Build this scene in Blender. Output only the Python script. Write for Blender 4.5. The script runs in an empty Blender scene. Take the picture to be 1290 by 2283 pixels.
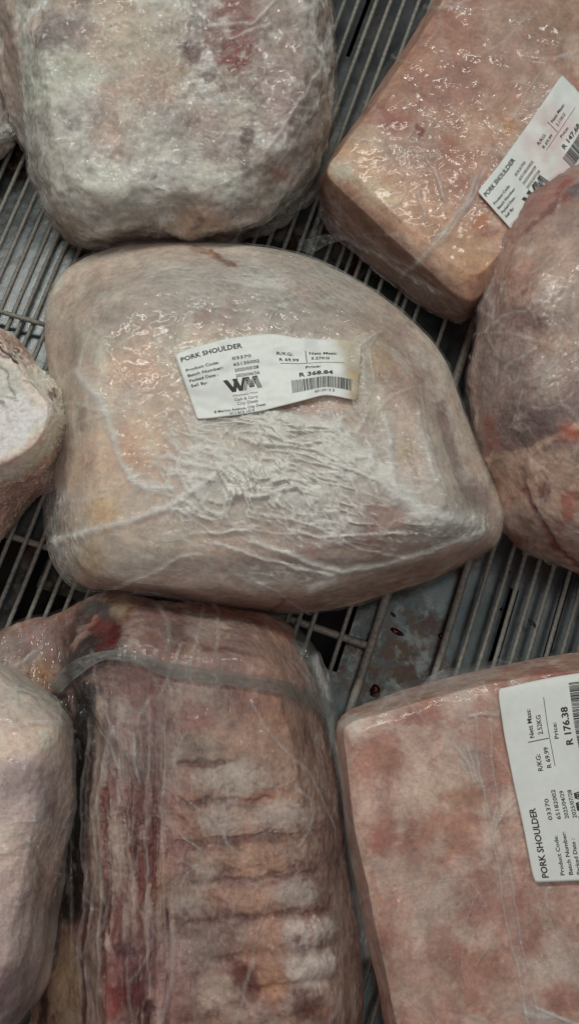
import bpy, math, random
import numpy as np
from mathutils import Vector
from mathutils.bvhtree import BVHTree

# ------------------------------------------------------------------ camera
S = bpy.context.scene
COL = S.collection
W, H = 1290.0, 2283.0
FOV = math.radians(55.0)
F = (H / 2) / math.tan(FOV / 2)
TILT = math.radians(12.5)
D = np.array([0.0, math.sin(TILT), -math.cos(TILT)])
U = np.array([0.0, math.cos(TILT), math.sin(TILT)])
R_ = np.array([1.0, 0.0, 0.0])
CAM = np.array([0.0, 0.0, 0.08]) - D * 0.548

cam = bpy.data.cameras.new('camera')
cam.sensor_fit = 'VERTICAL'
cam.angle = FOV
cam.clip_start = 0.01
cam.clip_end = 50
camo = bpy.data.objects.new('camera', cam)
COL.objects.link(camo)
camo.location = CAM
camo.rotation_euler = (TILT, 0, 0)
S.camera = camo

# ------------------------------------------------------------------ light
wd = bpy.data.worlds.new('World')
S.world = wd
wd.use_nodes = True
bg = wd.node_tree.nodes['Background']
bg.inputs[0].default_value = (0.80, 0.92, 0.90, 1)
bg.inputs[1].default_value = 0.065


def area(name, loc, tgt, sx, sy, power, col):
    l = bpy.data.lights.new(name, 'AREA')
    l.shape = 'RECTANGLE'
    l.size, l.size_y = sx, sy
    l.energy = power
    l.color = col
    o = bpy.data.objects.new(name, l)
    COL.objects.link(o)
    o.location = loc
    o.rotation_euler = (Vector(tgt) - Vector(loc)).to_track_quat('-Z', 'Y').to_euler()
    return o


area('freezer_lamp', (-0.20, 0.80, 1.30), (0, 0, 0), 1.2, 0.07, 11.5, (1.0, 0.975, 0.91))
area('ceiling_lamp', (0.35, -0.25, 2.2), (0, 0, 0), 1.6, 0.9, 7.2, (0.91, 1.0, 0.97))
area('counter_lamp', (-0.15, -0.42, 1.1), (-0.05, -0.2, 0), 0.025, 0.30, 0.9, (1.0, 0.42, 0.40))

S.view_settings.view_transform = 'Standard'
S.view_settings.look = 'None'
S.view_settings.exposure = 0.0
S.view_settings.gamma = 1.0
S.render.engine = 'CYCLES'
S.cycles.use_denoising = True
S.cycles.transparent_max_bounces = 24
S.cycles.max_bounces = 8
KLIT = 0.62            # how bright a surface of albedo 1 shows on top of the meat


# ------------------------------------------------------------------ helpers
def unproj(px, py, z):
    px = np.asarray(px, float); py = np.asarray(py, float); z = np.asarray(z, float)
    d = D + ((px - W / 2) / F)[..., None] * R_ + ((H / 2 - py) / F)[..., None] * U
    t = (z - CAM[2]) / d[..., 2]
    return CAM + d * t[..., None]


def proj(P):
    v = P - CAM
    dep = v @ D
    return W / 2 + F * (v @ R_) / dep, H / 2 - F * (v @ U) / dep


def lin(c):
    c = np.asarray(c, float) / 255.0
    return np.where(c <= 0.04045, c / 12.92, ((c + 0.055) / 1.055) ** 2.4)


def alb(c):
    return np.clip(lin(c) / KLIT, 0, 0.9)


def flesh(c):
    """true colour of the meat for a colour as seen through the film, which veils and greys it"""
    a = lin(c) / 0.56
    l = a @ np.array([0.3, 0.55, 0.15])
    a = l + (a - l) * 0.90
    k = 0.42 * (max(l, 1e-3) / 0.42) ** 1.30 / max(l, 1e-3)
    return np.clip(a * k, 0.004, 0.88)


_rng = np.random.RandomState(7)
_PERM = np.concatenate([_rng.permutation(512)] * 2).astype(np.int32)
_G = _rng.normal(size=(512, 3)); _G /= np.linalg.norm(_G, axis=1)[:, None]
_G = _G.astype(np.float32)


def noise(P, freq, seed=0):
    """gradient noise, roughly -1..1; P in metres, freq in cells per metre"""
    q = (P * freq + seed * 17.31).astype(np.float32)
    i = np.floor(q).astype(np.int32)
    f = q - i
    u = f * f * f * (f * (f * 6 - 15) + 10)
    i &= 511
    out = 0
    for dx in (0, 1):
        a = _PERM[(i[:, 0] + dx) & 511]
        wx = u[:, 0] if dx else 1 - u[:, 0]
        for dy in (0, 1):
            b = _PERM[(a + i[:, 1] + dy) & 511]
            wy = u[:, 1] if dy else 1 - u[:, 1]
            for dz in (0, 1):
                g = _G[_PERM[(b + i[:, 2] + dz) & 511]]
                wz = u[:, 2] if dz else 1 - u[:, 2]
                out = out + (g[:, 0] * (f[:, 0] - dx) + g[:, 1] * (f[:, 1] - dy) + g[:, 2] * (f[:, 2] - dz)) * wx * wy * wz
    return out * 1.7


def fbm(P, freq, seed=0, octs=4, gain=0.5):
    s, a, t = 0, 1.0, 0
    for k in range(octs):
        s = s + a * noise(P, freq * 2.03 ** k, seed + k * 3)
        t += a; a *= gain
    return s / t


def ridge(P, freq, seed=0, octs=3):
    s, a, t = 0, 1.0, 0
    for k in range(octs):
        s = s + a * (1 - np.abs(noise(P, freq * 2.1 ** k, seed + k * 5)) * 2.2)
        t += a; a *= 0.55
    return np.clip(s / t, 0, 1)


def fibres(P, ang, freq, seed=0, stretch=3.0):
    a = math.radians(ang)
    W_ = P + 0.006 * np.stack([noise(P, 40, seed + 1), noise(P, 40, seed + 2), 0 * P[:, 0]], -1)
    Q = np.stack([(W_[:, 0] * math.cos(a) + W_[:, 1] * math.sin(a)) / stretch, -W_[:, 0] * math.sin(a) + W_[:, 1] * math.cos(a), W_[:, 2]], -1)
    return ridge(Q, freq, seed + 3, 3)


def sstep(a, b, x):
    t = np.clip((x - a) / (b - a), 0, 1)
    return t * t * (3 - 2 * t)


def ell(x, y, cx, cy, rx, ry, ang=0.0, soft=0.5):
    a = math.radians(ang)
    dx, dy = x - cx, y - cy
    p = (dx * math.cos(a) + dy * math.sin(a)) / rx
    q = (-dx * math.sin(a) + dy * math.cos(a)) / ry
    return 1 - sstep(1 - soft, 1 + soft, np.sqrt(p * p + q * q))


def segdist(x, y, pts):
    d = np.full(x.shape, 1e9)
    for (x0, y0), (x1, y1) in zip(pts[:-1], pts[1:]):
        ex, ey = x1 - x0, y1 - y0
        t = np.clip(((x - x0) * ex + (y - y0) * ey) / (ex * ex + ey * ey + 1e-9), 0, 1)
        d = np.minimum(d, np.hypot(x - x0 - t * ex, y - y0 - t * ey))
    return d


def catmull_closed(p, n=12):
    p = np.asarray(p, float)
    p0, p1, p2, p3 = np.roll(p, 1, 0), p, np.roll(p, -1, 0), np.roll(p, -2, 0)
    out = []
    for k in range(len(p)):
        for t in np.arange(n) / n:
            out.append(0.5 * ((2 * p1[k]) + (-p0[k] + p2[k]) * t + (2 * p0[k] - 5 * p1[k] + 4 * p2[k] - p3[k]) * t * t
                              + (-p0[k] + 3 * p1[k] - 3 * p2[k] + p3[k]) * t ** 3))
    return np.array(out)


def catmull_open(p, n=10):
    p = np.asarray(p, float)
    q = np.vstack([2 * p[0] - p[1], p, 2 * p[-1] - p[-2]])
    out = []
    for k in range(1, len(q) - 2):
        for t in np.arange(n) / n:
            a, b, c, d = q[k - 1], q[k], q[k + 1], q[k + 2]
            out.append(0.5 * (2 * b + (c - a) * t + (2 * a - 5 * b + 4 * c - d) * t * t + (3 * b - a - 3 * c + d) * t ** 3))
    out.append(p[-1])
    return np.array(out)


# ------------------------------------------------------------------ mesh makers
def link(name, me, mat=None, parent=None, **props):
    o = bpy.data.objects.new(name, me)
    COL.objects.link(o)
    if mat is not None:
        me.materials.append(mat)
    if parent is not None:
        o.parent = parent
        o.matrix_parent_inverse = parent.matrix_world.inverted() if False else o.matrix_parent_inverse
    for k, v in props.items():
        o[k] = v
    return o


def mesh_np(name, V, faces_flat, sizes, smooth=True):
    me = bpy.data.meshes.new(name)
    V = np.asarray(V, np.float32)
    faces_flat = np.asarray(faces_flat, np.int32); sizes = np.asarray(sizes, np.int32)
    me.vertices.add(len(V)); me.vertices.foreach_set('co', V.ravel())
    me.loops.add(len(faces_flat)); me.loops.foreach_set('vertex_index', faces_flat)
    me.polygons.add(len(sizes))
    me.polygons.foreach_set('loop_start', np.concatenate([[0], np.cumsum(sizes)[:-1]]).astype(np.int32))
    me.polygons.foreach_set('use_smooth', np.full(len(sizes), smooth))
    me.update(calc_edges=True)
    me.validate()
    return me


def set_col(me, name, rgb):
    a = me.attributes.new(name, 'FLOAT_COLOR', 'POINT')
    a.data.foreach_set('color', np.hstack([rgb, np.ones((len(rgb), 1))]).astype(np.float32).ravel())


def set_val(me, name, v):
    a = me.attributes.new(name, 'FLOAT', 'POINT')
    a.data.foreach_set('value', np.asarray(v, np.float32))


def loft(center, levels, nr, na, under=14, tight=1.0):
    """closed body through contours drawn in picture coordinates at their own heights.
    levels: from the top outwards; each is (z, polygon) or (z, k) = the last polygon's contour shrunk by k."""
    cz = levels[0][0]
    c = unproj(center[0], center[1], cz)
    th = np.linspace(0, 2 * math.pi, na, endpoint=False)
    last_r = None
    rs, zs = [np.full(na, 2e-4)], [np.full(na, cz)]
    # polygons first, so a shrink factor can refer to the next polygon
    conts = []
    for z, spec in levels[1:]:
        if isinstance(spec, (int, float)):
            conts.append((z, spec)); continue
        p = np.array([q if len(q) == 3 else (q[0], q[1], z) for q in spec], float)
        p = catmull_closed(p, 10)
        P = unproj(p[:, 0], p[:, 1], p[:, 2]) - c
        a = np.unwrap(np.arctan2(P[:, 1], P[:, 0]))
        if a[-1] < a[0]:
            a, P = a[::-1], P[::-1]
        a = np.mod(a, 2 * math.pi)
        o = np.argsort(a); a = a[o]; r = np.hypot(P[o, 0], P[o, 1]); zz = P[o, 2] + cz
        a3 = np.concatenate([a - 2 * math.pi, a, a + 2 * math.pi])
        conts.append((np.interp(th, a3, np.tile(zz, 3)), np.interp(th, a3, np.tile(r, 3))))
    polys = [k for k, q in enumerate(conts) if not isinstance(q[1], (int, float))]
    for k, (z, s) in enumerate(conts):
        if isinstance(s, (int, float)):
            nxt = [q for q in polys if q > k]
            ref = conts[nxt[0]][1] if nxt else conts[polys[-1]][1]
            rs.append(ref * s); zs.append(np.full(na, float(z)))
        else:
            rs.append(s); zs.append(z)
    def smooth(a):
        for _ in range(6):
            a = (np.roll(a, 1) + 2 * a + np.roll(a, -1)) / 4
        return a
    rs = [smooth(a) for a in rs]; zs = [smooth(a) for a in zs]
    ntop = len(rs)
    # underside
    for k, z in ((0.93, 0.006), (0.80, 0.0012), (0.02, 0.0012)):
        rs.append(conts[polys[-1]][1] * k); zs.append(np.full(na, z))
    rs = np.array(rs); zs = np.array(zs)
    seg = np.hypot(np.diff(rs, axis=0), np.diff(zs, axis=0)).mean(1)
    top_len = seg[:ntop - 1].sum()
    RR, ZZ = [], []
    n = len(rs)
    for k in range(n - 1):
        m = max(3, int(round(nr * seg[k] / top_len))) if k < ntop - 1 else (under if k == ntop - 1 else 4)
        for t in np.arange(m) / m:
            for arr, out in ((rs, RR), (zs, ZZ)):
                p0, p1, p2, p3 = arr[max(k - 1, 0)], arr[k], arr[k + 1], arr[min(k + 2, n - 1)]
                if k == 0:
                    p0 = 2 * p1 - p2 if arr is rs else p2
                m1, m2 = (p2 - p0) / 2, (p3 - p1) / 2
                m1, m2 = m1 * tight + (p2 - p1) * (1 - tight), m2 * tight + (p2 - p1) * (1 - tight)
                lim = np.abs(p2 - p1) * 1.2 + 1e-5
                m1, m2 = np.clip(m1, -lim, lim), np.clip(m2, -lim, lim)
                t2, t3 = t * t, t ** 3
                out.append(p1 * (2 * t3 - 3 * t2 + 1) + m1 * (t3 - 2 * t2 + t) + p2 * (-2 * t3 + 3 * t2) + m2 * (t3 - t2))
    RR.append(rs[-1]); ZZ.append(zs[-1])
    RR = np.maximum(np.array(RR), 2e-4); ZZ = np.array(ZZ)
    V = np.stack([c[0] + RR * np.cos(th), c[1] + RR * np.sin(th), ZZ], -1)
    return V


def grid_normals(V):
    du = np.gradient(V, axis=0)
    dv = (np.roll(V, -1, 1) - np.roll(V, 1, 1)) / 2
    n = np.cross(du, dv)
    n /= np.linalg.norm(n, axis=-1)[..., None] + 1e-12
    return n


def polar_mesh(name, V):
    nr, na = V.shape[:2]
    idx = np.arange(nr * na).reshape(nr, na)
    a, b = idx[:-1], idx[1:]
    q = np.stack([a, b, np.roll(b, -1, 1), np.roll(a, -1, 1)], -1).reshape(-1, 4)
    top = idx[0]; bot = idx[-1][::-1]
    flat = np.concatenate([q.ravel(), top, bot])
    sizes = np.concatenate([np.full(len(q), 4), [na, na]])
    return mesh_np(name, V.reshape(-1, 3), flat, sizes)


# ------------------------------------------------------------------ materials
def new_mat(name):
    m = bpy.data.materials.new(name)
    m.use_nodes = True
    nt = m.node_tree
    for n in list(nt.nodes):
        nt.nodes.remove(n)
    out = nt.nodes.new('ShaderNodeOutputMaterial')
    return m, nt, out


def N(nt, typ, **kw):
    n = nt.nodes.new(typ)
    for k, v in kw.items():
        if k.startswith('in_'):
            key = k[3:]
            key = int(key) if key.isdigit() else key
            n.inputs[key].default_value = v
        else:
            setattr(n, k, v)
    return n


def ramp(nt, src, stops):
    r = nt.nodes.new('ShaderNodeValToRGB')
    while len(r.color_ramp.elements) < len(stops):
        r.color_ramp.elements.new(0.5)
    for e, (p, c) in zip(r.color_ramp.elements, stops):
        e.position = p
        e.color = (c, c, c, 1) if isinstance(c, (int, float)) else (*c, 1)
    nt.links.new(src, r.inputs[0])
    return r.outputs[0]


def meat_material(name, rough=0.5, frost=0.5, spec=0.35, fibre=0.0):
    m, nt, out = new_mat(name)
    L = nt.links.new
    at = N(nt, 'ShaderNodeAttribute', attribute_name='col')
    fr = N(nt, 'ShaderNodeAttribute', attribute_name='frost')
    tc = N(nt, 'ShaderNodeTexCoord')
    n1 = N(nt, 'ShaderNodeTexNoise', in_Scale=430.0, in_Detail=5.0, in_Roughness=0.65)
    n2 = N(nt, 'ShaderNodeTexNoise', in_Scale=1500.0, in_Detail=3.0, in_Roughness=0.6)
    L(tc.outputs['Object'], n1.inputs['Vector']); L(tc.outputs['Object'], n2.inputs['Vector'])
    n3 = N(nt, 'ShaderNodeTexNoise', in_Scale=820.0, in_Detail=4.0, in_Roughness=0.7); L(tc.outputs['Object'], n3.inputs['Vector'])
    n4 = N(nt, 'ShaderNodeTexNoise', in_Scale=95.0, in_Detail=3.0); L(tc.outputs['Object'], n4.inputs['Vector'])
    fk = N(nt, 'ShaderNodeMath', operation='MULTIPLY'); L(ramp(nt, n3.outputs[0], [(0.52, 0.0), (0.70, 0.6)]), fk.inputs[0]); L(ramp(nt, n4.outputs[0], [(0.42, 0.0), (0.62, 1.0)]), fk.inputs[1])
    r1 = ramp(nt, n1.outputs[0], [(0.34, 0.86), (0.5, 1.0), (0.66, 1.11)])
    mul = N(nt, 'ShaderNodeMix', data_type='RGBA', blend_type='MULTIPLY'); mul.inputs[0].default_value = 1.0
    L(at.outputs['Color'], mul.inputs[6]); L(r1, mul.inputs[7])
    r2 = ramp(nt, n2.outputs[0], [(0.52, 0.0), (0.70, 0.8)])
    mx = N(nt, 'ShaderNodeMath', operation='MULTIPLY'); L(r2, mx.inputs[0]); L(fr.outputs['Fac'], mx.inputs[1])
    mx2 = N(nt, 'ShaderNodeMath', operation='MULTIPLY', in_1=frost); L(mx.outputs[0], mx2.inputs[0])
    mixf = N(nt, 'ShaderNodeMix', data_type='RGBA'); L(mx2.outputs[0], mixf.inputs[0])
    L(mul.outputs[2], mixf.inputs[6]); mixf.inputs[7].default_value = (0.62, 0.63, 0.60, 1)
    fkm = N(nt, 'ShaderNodeMix', data_type='RGBA', blend_type='MULTIPLY'); L(fk.outputs[0], fkm.inputs[0]); L(mixf.outputs[2], fkm.inputs[6]); fkm.inputs[7].default_value = (0.70, 0.50, 0.48, 1)
    mixf = fkm
    b1 = N(nt, 'ShaderNodeBump', in_Strength=0.45, in_Distance=0.0012); L(n1.outputs[0], b1.inputs['Height'])
    b2 = N(nt, 'ShaderNodeBump', in_Strength=0.35, in_Distance=0.0005); L(n2.outputs[0], b2.inputs['Height'])
    L(b1.outputs[0], b2.inputs['Normal'])
    p = N(nt, 'ShaderNodeBsdfPrincipled')
    p.inputs['Roughness'].default_value = rough
    p.inputs['Specular IOR Level'].default_value = spec
    p.inputs['Subsurface Weight'].default_value = 0.18
    p.inputs['Subsurface Radius'].default_value = (0.004, 0.002, 0.0012)
    p.inputs['Subsurface Scale'].default_value = 1.0
    L(mixf.outputs[2], p.inputs['Base Color']); L(b2.outputs[0], p.inputs['Normal'])
    L(p.outputs[0], out.inputs[0])
    return m


def film_material(name, haze=1.0, tint=(0.74, 0.76, 0.74), crinkle=0.6, scale=1.0, rough=0.09, gloss=0.075, stretch=None, fold=0.0008):
    m, nt, out = new_mat(name)
    L = nt.links.new
    tc = N(nt, 'ShaderNodeTexCoord')
    src = tc.outputs['Object']
    if stretch:
        mp = N(nt, 'ShaderNodeMapping'); mp.inputs['Scale'].default_value = stretch[0]; mp.inputs['Rotation'].default_value = (0, 0, stretch[1])
        L(src, mp.inputs[0]); src = mp.outputs[0]
    hz = N(nt, 'ShaderNodeAttribute', attribute_name='haze')
    rd = N(nt, 'ShaderNodeTexNoise', noise_type='RIDGED_MULTIFRACTAL', in_Scale=90.0 * scale, in_Detail=4.0, in_Distortion=0.6)
    rd2 = N(nt, 'ShaderNodeTexNoise', in_Scale=240.0 * scale, in_Detail=3.0, in_Distortion=1.2)
    msk = N(nt, 'ShaderNodeTexNoise', in_Scale=38.0, in_Detail=2.0)
    for n in (rd, rd2, msk):
        L(src, n.inputs['Vector'])
    mk = ramp(nt, msk.outputs[0], [(0.58, 0.0), (0.80, 1.0)])
    h = N(nt, 'ShaderNodeMath', operation='MULTIPLY'); L(rd2.outputs[0], h.inputs[0]); L(mk, h.inputs[1])
    b1 = N(nt, 'ShaderNodeBump', in_Strength=crinkle, in_Distance=fold); L(rd.outputs[0], b1.inputs['Height'])
    b2 = N(nt, 'ShaderNodeBump', in_Strength=crinkle, in_Distance=0.0030); L(h.outputs[0], b2.inputs['Height']); L(b1.outputs[0], b2.inputs['Normal'])
    gl = N(nt, 'ShaderNodeBsdfGlossy'); gl.inputs['Roughness'].default_value = rough
    L(b2.outputs[0], gl.inputs['Normal'])
    fres = N(nt, 'ShaderNodeLayerWeight', in_Blend=0.25)
    gf = N(nt, 'ShaderNodeMapRange'); gf.inputs['To Min'].default_value = gloss; gf.inputs['To Max'].default_value = 0.35
    L(fres.outputs['Facing'], gf.inputs[0])
    gk = N(nt, 'ShaderNodeMath', operation='MULTIPLY_ADD'); L(mk, gk.inputs[0]); gk.inputs[1].default_value = 0.9; gk.inputs[2].default_value = 0.16
    gm = N(nt, 'ShaderNodeMath', operation='MULTIPLY'); L(gk.outputs[0], gm.inputs[0]); L(gf.outputs[0], gm.inputs[1])
    tr = N(nt, 'ShaderNodeBsdfTransparent'); tr.inputs[0].default_value = (0.985, 0.985, 0.985, 1)
    mixg = N(nt, 'ShaderNodeMixShader'); L(gm.outputs[0], mixg.inputs[0]); L(tr.outputs[0], mixg.inputs[1]); L(gl.outputs[0], mixg.inputs[2])
    df = N(nt, 'ShaderNodeBsdfDiffuse'); df.inputs[0].default_value = (*tint, 1); b3 = N(nt, 'ShaderNodeBump', in_Strength=0.25, in_Distance=0.001); L(rd.outputs[0], b3.inputs['Height']); L(b3.outputs[0], df.inputs['Normal'])
    # haze: attribute broken up by the fine creases
    rr = ramp(nt, rd2.outputs[0], [(0.35, 0.80), (0.6, 1.08)])
    fs = N(nt, 'ShaderNodeMapping'); fs.inputs['Scale'].default_value = (0.22, 1.0, 0.7); fs.inputs['Rotation'].default_value = (0, 0, 0.45); L(src, fs.inputs[0])
    fn = N(nt, 'ShaderNodeTexNoise', noise_type='RIDGED_MULTIFRACTAL', in_Scale=330.0, in_Detail=3.0, in_Distortion=0.8); L(fs.outputs[0], fn.inputs['Vector'])
    rr2 = ramp(nt, fn.outputs[0], [(0.15, 0.75), (0.7, 1.9)])
    rm = N(nt, 'ShaderNodeMath', operation='MULTIPLY'); L(rr, rm.inputs[0]); L(rr2, rm.inputs[1]); rr = rm.outputs[0]
    hm = N(nt, 'ShaderNodeMath', operation='MULTIPLY'); L(hz.outputs['Fac'], hm.inputs[0]); L(rr, hm.inputs[1])
    hm2 = N(nt, 'ShaderNodeMath', operation='MULTIPLY', in_1=haze, use_clamp=True); L(hm.outputs[0], hm2.inputs[0])
    mixd = N(nt, 'ShaderNodeMixShader'); L(hm2.outputs[0], mixd.inputs[0]); L(mixg.outputs[0], mixd.inputs[1]); L(df.outputs[0], mixd.inputs[2])
    L(mixd.outputs[0], out.inputs[0])
    return m


def paint_material(name, c, rough=0.5, metallic=0.0, bump=0.2, nscale=300.0, var=0.25, spec=0.5, vcol=False):
    m, nt, out = new_mat(name)
    L = nt.links.new
    tc = N(nt, 'ShaderNodeTexCoord')
    n1 = N(nt, 'ShaderNodeTexNoise', in_Scale=nscale, in_Detail=6.0, in_Roughness=0.6)
    L(tc.outputs['Object'], n1.inputs['Vector'])
    r = ramp(nt, n1.outputs[0], [(0.3, 1 - var), (0.5, 1.0), (0.7, 1 + var * 0.6)])
    mul = N(nt, 'ShaderNodeMix', data_type='RGBA', blend_type='MULTIPLY'); mul.inputs[0].default_value = 1.0
    if vcol:
        at = N(nt, 'ShaderNodeAttribute', attribute_name='col'); L(at.outputs['Color'], mul.inputs[6])
    else:
        mul.inputs[6].default_value = (*c, 1)
    L(r, mul.inputs[7])
    b = N(nt, 'ShaderNodeBump', in_Strength=bump, in_Distance=0.0006); L(n1.outputs[0], b.inputs['Height'])
    p = N(nt, 'ShaderNodeBsdfPrincipled')
    p.inputs['Roughness'].default_value = rough
    p.inputs['Metallic'].default_value = metallic
    p.inputs['Specular IOR Level'].default_value = spec
    L(mul.outputs[2], p.inputs['Base Color']); L(b.outputs[0], p.inputs['Normal'])
    L(p.outputs[0], out.inputs[0])
    return m


M_INK = paint_material('black_thermal_ink', (0.028, 0.030, 0.030), 0.6, 0, 0.0, 4000, 0.5)
M_INKL = paint_material('worn_thermal_ink', (0.11, 0.115, 0.115), 0.6, 0, 0.0, 4000, 0.5)
M_LABEL = paint_material('label_paper', (0.80, 0.83, 0.81), 0.42, 0, 0.10, 260, 0.04, vcol=True)

# ------------------------------------------------------------------ painting
WHITE = (160, 158, 148); FROST = (176, 178, 170); PINK = (152, 122, 112); RED = (124, 74, 66); BEIGE = (170, 144, 120)
MAUVE = (122, 104, 104); ORANGE = (168, 116, 84); DARK = (62, 44, 46); GREY = (128, 124, 118); BLOOD = (92, 24, 26)


def paint(P, x, y, base, strokes, seed, warp=16.0, frost0=0.5, redf=0.45):
    """base: layers of colour; strokes in picture coordinates on the meat"""
    wx = x + 1.5 * warp * fbm(P, 34, seed + 40, 5, 0.68) + warp * 0.4 * noise(P, 260, seed + 42)
    wy = y + 1.5 * warp * fbm(P, 34, seed + 50, 5, 0.68) + warp * 0.4 * noise(P, 260, seed + 52)
    rgb = np.tile(flesh(base[0]), (len(P), 1))
    frost = np.full(len(P), frost0)
    for k, lay in enumerate(base[1:]):
        if lay[0] == 'f':
            _, c, ang, fr, stc, th, w, am = lay
            f = fibres(P, ang, fr, seed + 7 * k + 1, stc)
            m = sstep(th - w, th + w, f) * am * sstep(-.4, .4, fbm(P, 24, seed + k + 70, 2))
        else:
            c, fr, th, w, am = lay
            f = fbm(P, fr, seed + 7 * k + 1, 6, 0.62)
            m = sstep(th - w, th + w, f) * am
        rgb = rgb * (1 - m[:, None]) + flesh(c) * m[:, None]
    h = np.zeros(len(P))
    hf = 0.55 * fbm(P, 95, seed + 31, 6, 0.68) + 0.25 * noise(P, 420, seed + 32)
    for s in strokes:
        if s[0] == 'e':
            _, cx, cy, rx, ry, ang, c, am = s[:8]
            hh = s[8] if len(s) > 8 else 0
            near = (np.abs(wx - cx) < 2 * max(rx, ry)) & (np.abs(wy - cy) < 2 * max(rx, ry))
            m = np.zeros(len(P)); e_ = ell(wx[near], wy[near], cx, cy, rx, ry, ang, 0.7)
            m[near] = 0.5 * e_ + 0.5 * sstep(0.1, 0.9, e_ + 1.3 * hf[near] * (e_ > 0.02))
        else:
            _, pts, w, c, am = s[:5]
            hh = s[5] if len(s) > 5 else 0
            d = segdist(wx * 0.4 + x * 0.6, wy * 0.4 + y * 0.6, pts)
            m = np.exp(-(d / w) ** 2)
            m = m * 0.4 + 0.6 * sstep(0.2, 0.75, m + 0.6 * hf * (m > 0.02))
        h += m * hh * 1e-3
        if c is not None:
            mm = (np.clip(m * min(am * 1.15, 1.0), 0, 1))[:, None]
            rgb = rgb * (1 - mm) + flesh(c) * mm
    g = fbm(P, 320, seed + 90, 3, 0.7)
    g2 = fbm(P, 70, seed + 95, 5, 0.62)
    rgb *= np.clip(1 + 0.20 * g + 0.50 * g2, 0.35, 1.6)[:, None]
    # rime in cloudy patches
    # torn red fibres showing through
    rf = (sstep(0.10, 0.42, fbm(P, 150, seed + 98, 4, 0.7)) * sstep(-0.25, 0.35, fbm(P, 30, seed + 99, 3)) * redf)[:, None]
    rgb = rgb * (1 - rf) + rgb * np.array([0.62, 0.40, 0.38]) * rf
    wf = (sstep(0.12, 0.50, fbm(P, 48, seed + 97, 6, 0.66)) * frost0)[:, None]
    rgb = rgb * (1 - wf) + flesh((172, 170, 162)) * wf
    return np.clip(rgb, 0.005, 0.88), frost, h


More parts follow.
